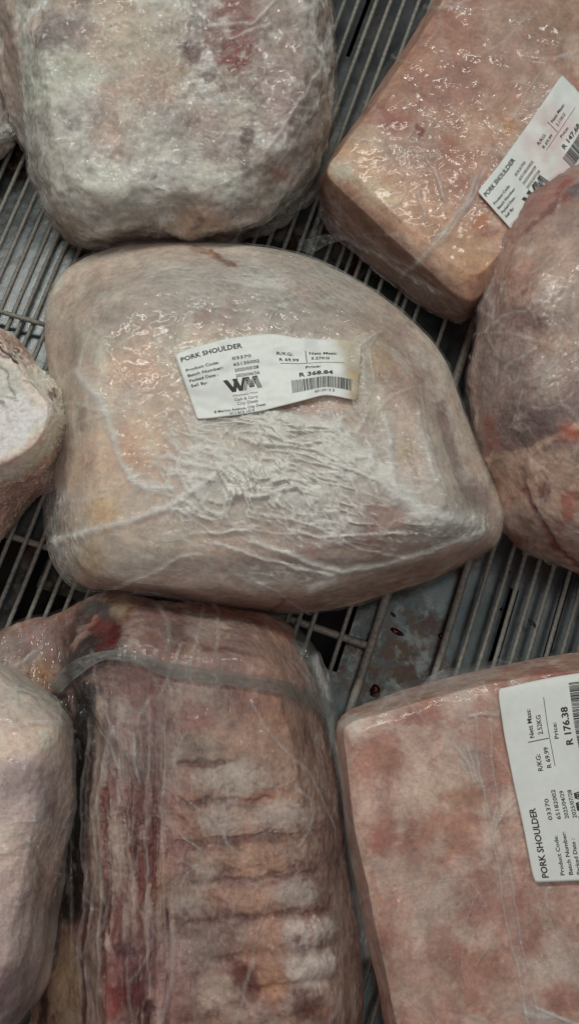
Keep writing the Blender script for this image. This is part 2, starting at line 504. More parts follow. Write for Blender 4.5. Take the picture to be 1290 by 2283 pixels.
def body(name, label, group, center, levels, nr, na, base, strokes, seed, mat, lump=1.5, mid=0.35, sag=30.0, category='frozen meat',
         film=None, extra_disp=None, warp=16.0, meat_name='meat', tight=1.0, frost=0.5, redf=0.45, tone=(1, 1, 1)):
    root = bpy.data.objects.new(name, None)
    root.empty_display_size = 0.02
    COL.objects.link(root)
    c0 = unproj(center[0], center[1], levels[0][0])
    c0 = np.array([c0[0], c0[1], 0.0])
    root.location = c0
    root['label'] = label; root['category'] = category
    if group:
        root['group'] = group
    out = {}

    def lowf(P):
        return lump * 1e-3 * fbm(P, sag, seed, 2)
    V = loft(center, levels, nr, na, tight=tight)
    n = grid_normals(V)
    sh = V.shape
    P = V.reshape(-1, 3); nn = n.reshape(-1, 3)
    x, y = proj(P)
    rgb, fr_, h = paint(P, x, y, base, strokes, seed, warp, frost, redf)
    rgb = rgb * np.array(tone)
    d = lowf(P) + mid * 1e-3 * fbm(P, 130, seed + 11, 3, 0.6) + h
    if extra_disp is not None:
        d = d + extra_disp(P, x, y)
    d *= sstep(0.0, 0.012, P[:, 2])
    V2 = (P + nn * d[:, None]).reshape(sh)
    me = polar_mesh(meat_name, V2 - c0)
    set_col(me, 'col', rgb); set_val(me, 'frost', fr_)
    out['meat'] = link(meat_name, me, mat, root)
    surf = V2
    if film:
        fl = film.get('levels', levels)
        Vf = loft(center, fl, film.get('nr', 130), film.get('na', 440), tight=tight)
        nf = grid_normals(Vf)
        shf = Vf.shape
        Pf = Vf.reshape(-1, 3)
        xf, yf = proj(Pf)
        hz = np.full(len(Pf), film.get('haze', 0.10)) * (1 + 0.9 * fbm(Pf, 45, seed + 60, 4))
        rg = ridge(Pf, film.get('rfreq', 55), seed + 70, 3)
        hz = hz + film.get('ridge_haze', 0.22) * sstep(0.55, 0.95, rg)
        df = lowf(Pf) + 0.6 * mid * 1e-3 * fbm(Pf, 130, seed + 11, 3, 0.6) + film.get('offset', 1.3) * 1e-3 + film.get('wrinkle', 0.5) * 1e-3 * (rg - 0.4)
        wxf = xf + 8 * fbm(Pf, 60, seed + 81, 3); wyf = yf + 8 * fbm(Pf, 60, seed + 82, 3)
        for s in film.get('strokes', ()):
            if s[0] == 'e':
                _, cx, cy, rx, ry, ang, am, hh = s
                m = ell(wxf + 14 * noise(Pf, 120, seed + 5), wyf + 14 * noise(Pf, 120, seed + 6), cx, cy, rx, ry, ang, 0.6)
                # crumpled: white where creased
                if 'fa' not in film:
                    film['fa'] = fibres(Pf, -12, 190, seed + 33, 5.5); film['fb'] = fibres(Pf, -58, 165, seed + 44, 4.0)
                fc = sstep(0.42, 0.95, np.maximum(film['fa'], film['fb'] * 0.95))
                cl = sstep(-0.35, 0.35, fbm(Pf, 42, seed + 61, 3))
                hz = hz + m * am * (0.20 + 0.55 * cl + 0.85 * fc)
                df = df + m * hh * 1e-3 * (0.62 * fc + 0.6 * cl)
            else:
                _, pts, w, am, hh = s
                dd = segdist(wxf, wyf, pts)
                m = np.exp(-(dd / w) ** 2)
                hz = hz + m * am
                df = df + m * hh * 1e-3
        rr_ = random.Random(seed * 13 + 1)
        x0_, x1_, y0_, y1_ = film.get('area', (xf.min(), xf.max(), yf.min(), yf.max()))
        for _ in range(film.get('creases', 26)):
            cx_, cy_ = rr_.uniform(max(x0_, 0), min(x1_, W)), rr_.uniform(max(y0_, 0), min(y1_, H))
            an_ = math.radians(rr_.gauss(film.get('cang', 0), film.get('cspread', 50))); ln_ = rr_.uniform(25, 110)
            bend = rr_.uniform(-.5, .5)
            pts_ = [(cx_ + math.cos(an_ + bend * t_) * ln_ * t_, cy_ + math.sin(an_ + bend * t_) * ln_ * t_) for t_ in (-1, -.5, 0, .5, 1)]
            near = (np.abs(xf - cx_) < ln_ + 20) & (np.abs(yf - cy_) < ln_ + 20)
            if near.any():
                dd = segdist(wxf[near], wyf[near], pts_)
                m = np.exp(-(dd / rr_.uniform(2.2, 4.0)) ** 2)
                hz[near] += m * rr_.uniform(.08, .30); df[near] += m * rr_.uniform(.2, .8) * 1e-3
        df *= sstep(-0.002, 0.008, Pf[:, 2])
        Vf2 = (Pf + nf.reshape(-1, 3) * df[:, None]).reshape(shf)
        mf = polar_mesh('plastic_wrap', Vf2 - c0)
        set_val(mf, 'haze', np.clip(hz, 0, 1))
        out['film'] = link('plastic_wrap', mf, film['mat'], root)
        surf = Vf2
    idx = np.arange(surf.shape[0] * surf.shape[1]).reshape(surf.shape[:2])
    a, b = idx[:-1], idx[1:]
    q = np.stack([a, b, np.roll(b, -1, 1), np.roll(a, -1, 1)], -1).reshape(-1, 4)
    out['bvh'] = BVHTree.FromPolygons([tuple(v) for v in surf.reshape(-1, 3).tolist()], q.tolist())
    out['root'] = root; out['c0'] = c0
    return out


def cast(b, px, py, off=0.0006):
    """points of the surface under picture points, lifted off along the normal"""
    res = []
    for X, Y in zip(np.ravel(px), np.ravel(py)):
        d = D + (X - W / 2) / F * R_ + (H / 2 - Y) / F * U
        dv = Vector(d).normalized()
        h = b['bvh'].ray_cast(Vector(CAM), dv)
        if h[0] is None:
            p = unproj(X, Y, 0.05); res.append(p)
        else:
            res.append(np.array(h[0] - dv * off))
    return np.array(res)


# ------------------------------------------------------------------ labels
_tcache = {}


def text_mesh(s, bold):
    k = (s, bold)
    if k in _tcache:
        return _tcache[k]
    cu = bpy.data.curves.new('printed_text', 'FONT')
    cu.body = s; cu.size = 1.0; cu.resolution_u = 2
    cu.offset = bold
    o = bpy.data.objects.new('printed_text', cu)
    COL.objects.link(o)
    dg = bpy.context.evaluated_depsgraph_get()
    me = bpy.data.meshes.new_from_object(o.evaluated_get(dg))
    bpy.data.objects.remove(o)
    me.calc_loop_triangles()
    V = np.zeros(len(me.vertices) * 3); me.vertices.foreach_get('co', V); V = V.reshape(-1, 3)[:, :2]
    T = np.zeros(len(me.loop_triangles) * 3, np.int32); me.loop_triangles.foreach_get('vertices', T)
    bpy.data.meshes.remove(me)
    _tcache[k] = (V, T.reshape(-1, 3))
    return _tcache[k]


HL = 0.51


def label(b, corner_fn, mat_fn, data, root, off=0.0007, printed=True, wrinkle=0.0):
    """corner_fn(u, v) -> picture point; u along the label, v from its top edge down"""
    nu, nv = 90, 46
    u, v = np.meshgrid(np.linspace(0, 1, nu), np.linspace(0, 1, nv))
    # rounded corners: pull the grid's corner points in
    rad = 0.022
    uu, vv = u.copy(), v.copy()
    yy = vv * HL
    for sx in (0, 1):
        for sy in (0, 1):
            cx = rad if sx == 0 else 1 - rad
            cy = rad if sy == 0 else HL - rad
            mk = ((uu < rad) if sx == 0 else (uu > 1 - rad)) & ((yy < rad) if sy == 0 else (yy > HL - rad))
            dx, dy = uu - cx, yy - cy
            m = np.maximum(np.abs(dx), np.abs(dy)); L2 = np.hypot(dx, dy) + 1e-9
            uu = np.where(mk, cx + dx * m / L2, uu); yy = np.where(mk, cy + dy * m / L2, yy)
    vv = yy / HL
    px, py = corner_fn(uu, vv)
    Pt = cast(b, px, py, off).reshape(nv, nu, 3)
    # paper is stiff: smooth the sheet a little
    for _ in range(10):
        Q = Pt.copy()
        Q[1:-1, 1:-1] = (Pt[:-2, 1:-1] + Pt[2:, 1:-1] + Pt[1:-1, :-2] + Pt[1:-1, 2:]) / 4
        Q[0, 1:-1] = (Pt[0, :-2] + Pt[0, 2:]) / 2; Q[-1, 1:-1] = (Pt[-1, :-2] + Pt[-1, 2:]) / 2
        Pt = Pt * 0.5 + Q * 0.5
    Pt += -D * 0.0013
    if wrinkle:
        Pt += (-D) * (wrinkle * noise(Pt.reshape(-1, 3), 45, 77).reshape(nv, nu) + wrinkle * 0.4 * noise(Pt.reshape(-1, 3), 150, 78).reshape(nv, nu))[..., None]
    c0 = b['c0']
    idx = np.arange(nu * nv).reshape(nv, nu)
    q = np.stack([idx[:-1, :-1], idx[1:, :-1], idx[1:, 1:], idx[:-1, 1:]], -1).reshape(-1, 4)
    back = Pt + D * 0.00018
    V = np.vstack([Pt.reshape(-1, 3), back.reshape(-1, 3)])
    bdry = np.concatenate([idx[0, :-1], idx[:-1, -1], idx[-1, :0:-1], idx[:0:-1, 0]])
    nb = np.roll(bdry, -1)
    side = np.stack([bdry, nb, nb + nu * nv, bdry + nu * nv], -1)
    allq = np.vstack([q, q[:, ::-1] + nu * nv, side])
    me = mesh_np('price_label', V - c0, allq.ravel(), np.full(len(allq), 4))
    col = mat_fn(np.tile(u.ravel(), 2), np.tile(v.ravel(), 2), V)
    set_col(me, 'col', col)
    lab = link('price_label', me, M_LABEL, root)
    # bilinear lookup on the sheet
    U0, V0 = np.linspace(0, 1, nu), np.linspace(0, 1, nv)

    def at(uq, vq):
        a = np.clip(uq, 0, 1) * (nu - 1); c = np.clip(vq, 0, 1) * (nv - 1)
        i = np.minimum(a.astype(int), nu - 2); j = np.minimum(c.astype(int), nv - 2)
        fu, fv = (a - i)[:, None], (c - j)[:, None]
        return (Pt[j, i] * (1 - fu) * (1 - fv) + Pt[j, i + 1] * fu * (1 - fv) + Pt[j + 1, i] * (1 - fu) * fv + Pt[j + 1, i + 1] * fu * fv) - D * 0.00022

    def put(name, V2, T, m=M_INK):
        """V2 in label units (x = u, y down in u units)"""
        P3 = at(V2[:, 0], V2[:, 1] / HL)
        T = np.asarray(T)
        return link(name, mesh_np(name, P3 - c0, T.ravel(), np.full(len(T), T.shape[1]), False), m, lab)

    def text(s, x, yc, cap, width=None, bold=0.0, m=M_INK):
        V2, T = text_mesh(s, bold)
        V2 = V2.copy()
        w = V2[:, 0].max() - V2[:, 0].min()
        sc = cap / 0.70
        sx = width / w if width else sc
        X = x + (V2[:, 0] - V2[:, 0].min()) * sx
        Y = yc * HL + cap / 2 - V2[:, 1] * sc
        put('printed_text', np.stack([X, Y], -1), T, m)

    def bars(name, rects, m=M_INK):
        V2, T = [], []
        for (x0, y0, x1, y1, sh) in rects:
            n = 6
            ts = np.linspace(0, 1, n + 1)
            k = len(V2)
            for t in ts:
                xx = x0 + (x1 - x0) * (t if (x1 - x0) > (y1 - y0) else 0)
            if (x1 - x0) > (y1 - y0):
                for t in np.linspace(0, 1, 13):
                    xx = x0 + (x1 - x0) * t
                    V2 += [(xx, y0), (xx, y1)]
                T += [(k + 2 * i, k + 2 * i + 1, k + 2 * i + 3, k + 2 * i + 2) for i in range(12)]
            else:
                for t in ts:
                    yy = y0 + (y1 - y0) * t
                    V2 += [(x0 + sh * t, yy), (x1 + sh * t, yy)]
                T += [(k + 2 * i, k + 2 * i + 1, k + 2 * i + 3, k + 2 * i + 2) for i in range(n)]
        put(name, np.array(V2), T, m)

    text('PORK SHOULDER', 0.022, 0.115, 0.031, 0.335, 0.022)
    rows = [('Product Code:', 0.28, 0.185, data['code'], 0.105), ('Batch Number:', 0.36, 0.20, data['batch'], 0.145),
            ('Packed Date :', 0.435, 0.165, data['packed'], 0.135), ('Sell By:', 0.51, 0.095, data['sell'], 0.135)]
    for k, (a, vv_, w, c, w2) in enumerate(rows):
        text(a, 0.03, vv_, 0.0195, w, 0.014, M_INK)
        text(c, 0.29, vv_ - 0.015, 0.0195, w2, 0.012)
    # the merchant's mark: a heavy slanted W and a striped M
    hh = 0.085; y0 = 0.53 * HL; x0 = 0.225

    def bar2(pts, w):
        (ax, ay), (bx, by) = pts
        return [(ax - w / 2, ay), (ax + w / 2, ay), (bx + w / 2, by), (bx - w / 2, by)]
    V2, T = [], []
    strokes = [((0, 0), (0.038, hh), .026), ((0.062, 0), (0.038, hh), .02), ((0.052, 0), (0.078, hh), .024), ((0.108, 0), (0.078, hh), .018)]
    for i in range(3):
        o = i * 0.0095
        strokes += [((0.112 + o, 0), (0.086 + o, hh), .0055), ((0.113 + o, 0), (0.133 + o, hh * 0.85), .006), ((0.160 + o, 0), (0.133 + o, hh * 0.85), .0055), ((0.160 + o, 0), (0.178 + o, hh), .006)]
    for a, c, w in strokes:
        k = len(V2); q = bar2((a, c), w)
        V2 += [(x0 + X, y0 + Y) for X, Y in q]; T.append((k, k + 1, k + 2, k + 3))
    put('printed_logo', np.array(V2), T)
    text('Wholesale Meat', 0.245, 0.745, 0.012, 0.15, 0.0, M_INKL)
    text('Cash & Carry', 0.252, 0.80, 0.018, 0.14, 0.0, M_INK)
    text('City Deep', 0.262, 0.855, 0.020, 0.125, 0.0, M_INKL)
    text('8 Merino Avenue, City Deep', 0.115, 0.92, 0.0165, 0.315, 0.01)
    text('011 613 1313', 0.205, 0.967, 0.0145, 0.15, 0.01)
    text('R/KG:', 0.535, 0.27, 0.023, 0.09, 0.012)
    text('R 69.99', 0.545, 0.355, 0.021, 0.11, 0.016)
    text('Nett Mass:', 0.715, 0.25, 0.022, 0.15, 0.014)
    text(data['mass'], 0.725, 0.335, 0.022, 0.10, 0.014)
    text('Price:', 0.69, 0.475, 0.020, 0.085, 0.016)
    text('R ' + data['price'], 0.65, 0.585, 0.032, 0.195, 0.028)
    bars('printed_rule', [(0.55, 0.408 * HL, 0.91, 0.408 * HL + 0.0028, 0), (0.693, 0.205 * HL, 0.697, 0.40 * HL, 0.004)])
    rnd = random.Random(int(data['batch']))
    rects = []; xx = 0.60
    while xx < 0.955:
        w = rnd.choice([0.0028, 0.0028, 0.0045, 0.0075])
        rects.append((xx, 0.66 * HL, xx + w, 0.85 * HL, 0.0)); xx += w + rnd.choice([0.0026, 0.0026, 0.0048])
    bars('printed_barcode', rects)
    text(data['bar'], 0.735, 0.90, 0.021, 0.12, 0.008)
    return lab


def edges_fn(top, bottom):
    top = catmull_open(top, 12); bottom = catmull_open(bottom, 12)

    def par(pl):
        d = np.concatenate([[0], np.cumsum(np.hypot(*np.diff(pl, axis=0).T))]); return d / d[-1]
    pt, pb = par(top), par(bottom)

    def fn(u, v):
        tx, ty = np.interp(u, pt, top[:, 0]), np.interp(u, pt, top[:, 1])
        bx, by = np.interp(u, pb, bottom[:, 0]), np.interp(u, pb, bottom[:, 1])
        return tx * (1 - v) + bx * v, ty * (1 - v) + by * v
    return fn


# ------------------------------------------------------------------ the rack and the metal floor under it
M_WIRE = paint_material('worn_cream_wire_coating', (0.235, 0.232, 0.205), 0.5, 0, 0.5, 420, 0.45)
M_BAR = paint_material('thick_wire_coating', (0.235, 0.230, 0.20), 0.5, 0, 0.5, 420, 0.45)


def floor_material():
    m, nt, out = new_mat('stained_metal_floor')
    L = nt.links.new
    tc = N(nt, 'ShaderNodeTexCoord')
    n0 = N(nt, 'ShaderNodeTexNoise', in_Scale=26.0, in_Detail=6.0, in_Roughness=0.65)
    n1 = N(nt, 'ShaderNodeTexNoise', in_Scale=60.0, in_Detail=8.0, in_Roughness=0.7)
    n2 = N(nt, 'ShaderNodeTexNoise', in_Scale=13.0, in_Detail=5.0, in_Roughness=0.6)
    n3 = N(nt, 'ShaderNodeTexVoronoi', in_Scale=150.0)
    for n in (n0, n1, n2, n3):
        L(tc.outputs['Object'], n.inputs['Vector'])
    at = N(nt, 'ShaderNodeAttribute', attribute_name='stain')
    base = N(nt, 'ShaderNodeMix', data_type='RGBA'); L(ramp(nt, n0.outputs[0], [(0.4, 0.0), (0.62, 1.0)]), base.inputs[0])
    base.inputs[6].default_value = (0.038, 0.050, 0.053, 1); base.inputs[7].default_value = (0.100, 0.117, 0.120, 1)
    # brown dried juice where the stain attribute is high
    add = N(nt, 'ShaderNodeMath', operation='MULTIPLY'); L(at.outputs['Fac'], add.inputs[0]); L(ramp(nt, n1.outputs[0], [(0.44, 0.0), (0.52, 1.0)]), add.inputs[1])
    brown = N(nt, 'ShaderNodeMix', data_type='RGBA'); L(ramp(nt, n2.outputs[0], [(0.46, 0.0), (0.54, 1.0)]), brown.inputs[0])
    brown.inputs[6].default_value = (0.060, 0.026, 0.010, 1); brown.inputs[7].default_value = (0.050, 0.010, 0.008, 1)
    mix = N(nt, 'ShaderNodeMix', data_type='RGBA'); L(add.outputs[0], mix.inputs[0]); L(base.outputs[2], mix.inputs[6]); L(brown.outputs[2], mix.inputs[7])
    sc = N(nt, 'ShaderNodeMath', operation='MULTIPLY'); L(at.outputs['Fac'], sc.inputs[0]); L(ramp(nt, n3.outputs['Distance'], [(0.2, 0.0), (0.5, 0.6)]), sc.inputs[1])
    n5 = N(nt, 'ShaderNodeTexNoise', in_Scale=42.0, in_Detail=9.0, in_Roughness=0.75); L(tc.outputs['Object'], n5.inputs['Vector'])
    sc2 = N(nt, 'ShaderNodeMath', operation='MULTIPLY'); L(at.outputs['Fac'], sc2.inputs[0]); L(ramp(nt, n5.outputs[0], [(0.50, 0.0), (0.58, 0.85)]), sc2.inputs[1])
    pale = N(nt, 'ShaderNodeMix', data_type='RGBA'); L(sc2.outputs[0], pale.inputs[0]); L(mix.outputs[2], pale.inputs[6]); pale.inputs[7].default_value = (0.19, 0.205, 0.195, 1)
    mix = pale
    # small flecks
    fl = ramp(nt, n3.outputs['Distance'], [(0.05, 0.25), (0.09, 1.0)])
    mul = N(nt, 'ShaderNodeMix', data_type='RGBA', blend_type='MULTIPLY'); mul.inputs[0].default_value = 1.0
    L(mix.outputs[2], mul.inputs[6]); L(fl, mul.inputs[7])
    b = N(nt, 'ShaderNodeBump', in_Strength=0.25, in_Distance=0.001); L(n1.outputs[0], b.inputs['Height'])
    p = N(nt, 'ShaderNodeBsdfPrincipled'); p.inputs['Metallic'].default_value = 0.25; p.inputs['Specular IOR Level'].default_value = 0.28
    rr = N(nt, 'ShaderNodeMapRange'); rr.inputs['To Min'].default_value = 0.10; rr.inputs['To Max'].default_value = 0.30
    L(n0.outputs[0], rr.inputs[0]); L(rr.outputs[0], p.inputs['Roughness'])
    L(mul.outputs[2], p.inputs['Base Color']); L(b.outputs[0], p.inputs['Normal'])
    L(p.outputs[0], out.inputs[0])
    return m


wa, wb = unproj(1165, 1262, 0.0), unproj(1100, 1485, 0.0)
WD = (wa - wb); WD[2] = 0; WD /= np.linalg.norm(WD)
WN = np.array([WD[1], -WD[0], 0.0])          # across the wires


def ucoord(px, py, z=0.0):
    return float(unproj(px, py, z) @ WN)


def tube(name, pts, r, mat, parent=None, seg=10, wob=0.0):
    pts = np.asarray(pts, float)
    t = np.gradient(pts, axis=0); t /= np.linalg.norm(t, axis=1)[:, None]
    up = np.tile([0, 0, 1.0], (len(pts), 1)); up[np.abs(t[:, 2]) > 0.9] = [1, 0, 0]
    s = np.cross(t, up); s /= np.linalg.norm(s, axis=1)[:, None]
    q = np.cross(s, t)
    a = np.linspace(0, 2 * math.pi, seg, endpoint=False)
    rr = np.broadcast_to(r, (len(pts),))[:, None, None]
    V = pts[:, None] + rr * (s[:, None] * np.cos(a)[None, :, None] + q[:, None] * np.sin(a)[None, :, None])
    idx = np.arange(len(pts) * seg).reshape(len(pts), seg)
    A, B = idx[:-1], idx[1:]
    f = np.stack([A, np.roll(A, -1, 1), np.roll(B, -1, 1), B], -1).reshape(-1, 4)
    flat = np.concatenate([f.ravel(), idx[0][::-1], idx[-1]])
    me = mesh_np(name, V.reshape(-1, 3), flat, np.concatenate([np.full(len(f), 4), [seg, seg]]))
    return link(name, me, mat, parent)


rack = bpy.data.objects.new('wire_rack', None); rack.empty_display_size = 0.02; COL.objects.link(rack)
rack['label'] = 'cream coated wire rack of close slanting rods that all the frozen meat lies on'
rack['category'] = 'wire rack'
RT = 0.00150
refs = [(1059, 1363), (1103, 1363), (1135, 1363), (1171, 1363), (1206, 1363), (1246, 1363), (1279, 1363),
        (779, 1363), (712, 1363), (6, 599), (39, 599), (70, 599), (97, 599), (123, 599),
        (722, 583), (754, 583), (778, 583), (805, 583), (833, 583), (868, 583), (912, 583), (935, 583), (966, 583),
        (60, 1290)]
us = sorted(ucoord(px, py) for px, py in refs)
THK = [ucoord(1013, 1363), ucoord(851, 1363)]
thin = []
for u_ in us:
    if (not thin or u_ - thin[-1] > 0.0062) and all(abs(u_ - t_) > 0.006 for t_ in THK):
        thin.append(u_)
# spans that lie under the joints: the same spacing goes on
full = []
for a_, b_ in zip(thin[:-1], thin[1:]):
    full.append(a_)
    gap = b_ - a_
    if gap > 0.016:
        k_ = int(round(gap / 0.0096))
        for j_ in range(1, k_):
            u_ = a_ + gap * j_ / k_
            if THK[1] - 0.040 < u_ < THK[0] + 0.004:      # the wide openings beside the thick rods
                continue
            full.append(u_)
full.append(thin[-1])
for k_ in range(1, 20):
    full.append(thin[0] - k_ * 0.0094)
for k_ in range(1, 18):
    full.append(thin[-1] + k_ * 0.0094)
rw = random.Random(3)
proto = None
for u_ in full:
    ys = np.linspace(-0.50, 0.50, 29)
    if proto is None:
        pts = np.stack([WD[0] * ys, WD[1] * ys, np.full(29, -RT)], -1)
        proto = tube('wire', pts, RT, M_WIRE, rack)
        o = proto
    else:
        o = proto.copy(); COL.objects.link(o); o.parent = rack
    o.location = (WN[0] * u_, WN[1] * u_, rw.uniform(-0.0004, 0.0002))
    o.rotation_euler = (0, 0, rw.uniform(-0.004, 0.004))
for u_, r_ in zip(THK, (0.0024, 0.0029)):
    ys = np.linspace(-0.50, 0.50, 29)
    pts = np.stack([WD[0] * ys + WN[0] * u_, WD[1] * ys + WN[1] * u_, np.full(29, -0.0030)], -1)
    tube('thick_rod', pts, r_, M_BAR, rack)


def crossbar(p0, p1, r, z):
    a = unproj(p0[0], p0[1], z); b = unproj(p1[0], p1[1], z)
    tube('cross_rod', [a + (b - a) * t for t in np.linspace(0, 1, 12)], r, M_BAR, rack)


crossbar((560, 1350), (838, 1446), 0.0025, -0.0052)
crossbar((-150, 650), (100, 724), 0.0017, -0.0036 + 0.0052)
crossbar((-120, 1150), (200, 1250), 0.0022, -0.0055)

# sheet-metal floor with its slots, and openings cut to give black shade
ZF = -0.0135
nx, ny = 640, 220
gx, gy = np.meshgrid(np.linspace(-0.48, 0.48, nx), np.linspace(-0.56, 0.56, ny))
FV = gx.ravel()[:, None] * WN + gy.ravel()[:, None] * WD + np.array([0, 0, ZF])
fx, fy = proj(FV)
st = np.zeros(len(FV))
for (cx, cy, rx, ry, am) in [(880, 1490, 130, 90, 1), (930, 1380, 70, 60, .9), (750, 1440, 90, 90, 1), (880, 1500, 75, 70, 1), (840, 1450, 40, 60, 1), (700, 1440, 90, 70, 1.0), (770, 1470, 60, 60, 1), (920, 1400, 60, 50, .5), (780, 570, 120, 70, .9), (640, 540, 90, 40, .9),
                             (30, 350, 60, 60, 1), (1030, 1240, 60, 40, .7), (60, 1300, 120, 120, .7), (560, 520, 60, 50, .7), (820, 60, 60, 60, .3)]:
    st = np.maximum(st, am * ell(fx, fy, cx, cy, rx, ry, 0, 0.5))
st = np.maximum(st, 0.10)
fi = np.arange(nx * ny).reshape(ny, nx)
q = np.stack([fi[:-1, :-1], fi[1:, :-1], fi[1:, 1:], fi[:-1, 1:]], -1).reshape(-1, 4)
ctr = FV[q].mean(1); cxp, cyp = proj(ctr)
uu = ctr @ WN; vv = ctr @ WD
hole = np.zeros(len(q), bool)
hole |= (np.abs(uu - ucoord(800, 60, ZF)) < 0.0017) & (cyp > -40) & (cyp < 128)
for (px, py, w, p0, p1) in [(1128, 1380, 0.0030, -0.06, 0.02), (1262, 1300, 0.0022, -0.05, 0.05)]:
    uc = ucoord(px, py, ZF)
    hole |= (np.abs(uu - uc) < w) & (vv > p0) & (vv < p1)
for (x0, y0, x1, y1) in [(500, 1290, 790, 1472), (-60, 1180, 25, 1420), (30, 1320, 220, 1420), (62, 1180, 84, 1420), (60, 330, 90, 300)]:  # openings where the floor is only in shadow; the black base stands in
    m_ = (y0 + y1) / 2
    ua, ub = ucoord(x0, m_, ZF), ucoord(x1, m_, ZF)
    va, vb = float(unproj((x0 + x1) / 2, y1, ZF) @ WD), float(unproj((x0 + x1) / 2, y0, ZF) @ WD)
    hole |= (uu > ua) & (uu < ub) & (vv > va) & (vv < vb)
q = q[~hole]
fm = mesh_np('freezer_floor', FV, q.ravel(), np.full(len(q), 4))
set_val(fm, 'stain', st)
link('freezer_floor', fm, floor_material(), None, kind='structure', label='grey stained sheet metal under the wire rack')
M_SHADE = paint_material('shade_black', (0.015, 0.014, 0.014), 0.8, 0, 0.1, 100, 0.3)  # near-black colour supplies the shade seen through the openings
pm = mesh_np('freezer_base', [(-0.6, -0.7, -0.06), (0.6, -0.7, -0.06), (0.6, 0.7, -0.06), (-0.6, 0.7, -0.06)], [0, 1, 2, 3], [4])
link('freezer_base', pm, M_SHADE, None, kind='structure')

# ------------------------------------------------------------------ the joints
F_CLEAR = film_material('clear_film', 1.0, crinkle=0.5, scale=0.9, gloss=0.050)
F_CRUMP = film_material('crumpled_film', 1.2, fold=.0014, crinkle=0.75, scale=1.25, tint=(0.80, 0.81, 0.76))
F_LONG = film_material('stretched_film', 1.0, crinkle=0.8, scale=1.0, stretch=((3.6, 0.24, 1.0), 0.03), fold=.0040, gloss=.09)
M_MEAT = meat_material('frozen_pork', 0.5, 0.45)
M_FROSTY = meat_material('frosted_pork', 0.65, 0.75, 0.25)

# centre joint
o5 = [(150, 605, .045), (250, 558, .045), (400, 543, .05), (520, 545, .05), (640, 562, .05), (740, 600, .05), (840, 652, .05), (930, 730, .048), (985, 800, .046), (1020, 880, .045), (1060, 980, .045),
      (1092, 1065, .043), (1116, 1140, .04), (1110, 1195, .034), (1080, 1228, .03), (960, 1290, .022), (850, 1330, .018), (740, 1357, .016), (600, 1366, .015), (520, 1358, .018), (400, 1335, .03),
      (280, 1322, .035), (190, 1308, .036), (158, 1268, .036), (142, 1200, .036), (130, 1110, .038), (116, 900, .04), (100, 760, .042), (108, 670, .044)]
r5 = [(190, 660, .072), (300, 600, .076), (420, 585, .08), (640, 610, .082), (800, 690, .078), (900, 790, .076), (965, 900, .074), (1020, 1030, .070), (1062, 1140, .062), (1052, 1195, .064), (945, 1248, .070),
      (740, 1300, .074), (600, 1314, .076), (420, 1308, .077), (260, 1293, .077), (190, 1264, .075), (158, 1180, .072), (150, 1000, .064), (150, 820, .068)]
L5 = [(0.101, None), (0.099, 0.45), (0.093, 0.80), (0.08, r5), (0.04, o5)]
f5 = [(a - {1268: 20, 1200: 32, 1110: 28, 900: 8, 1308: 6}.get(b, 0), b + (6 if a < 200 and b > 1200 else 0), c) for a, b, c in o5]
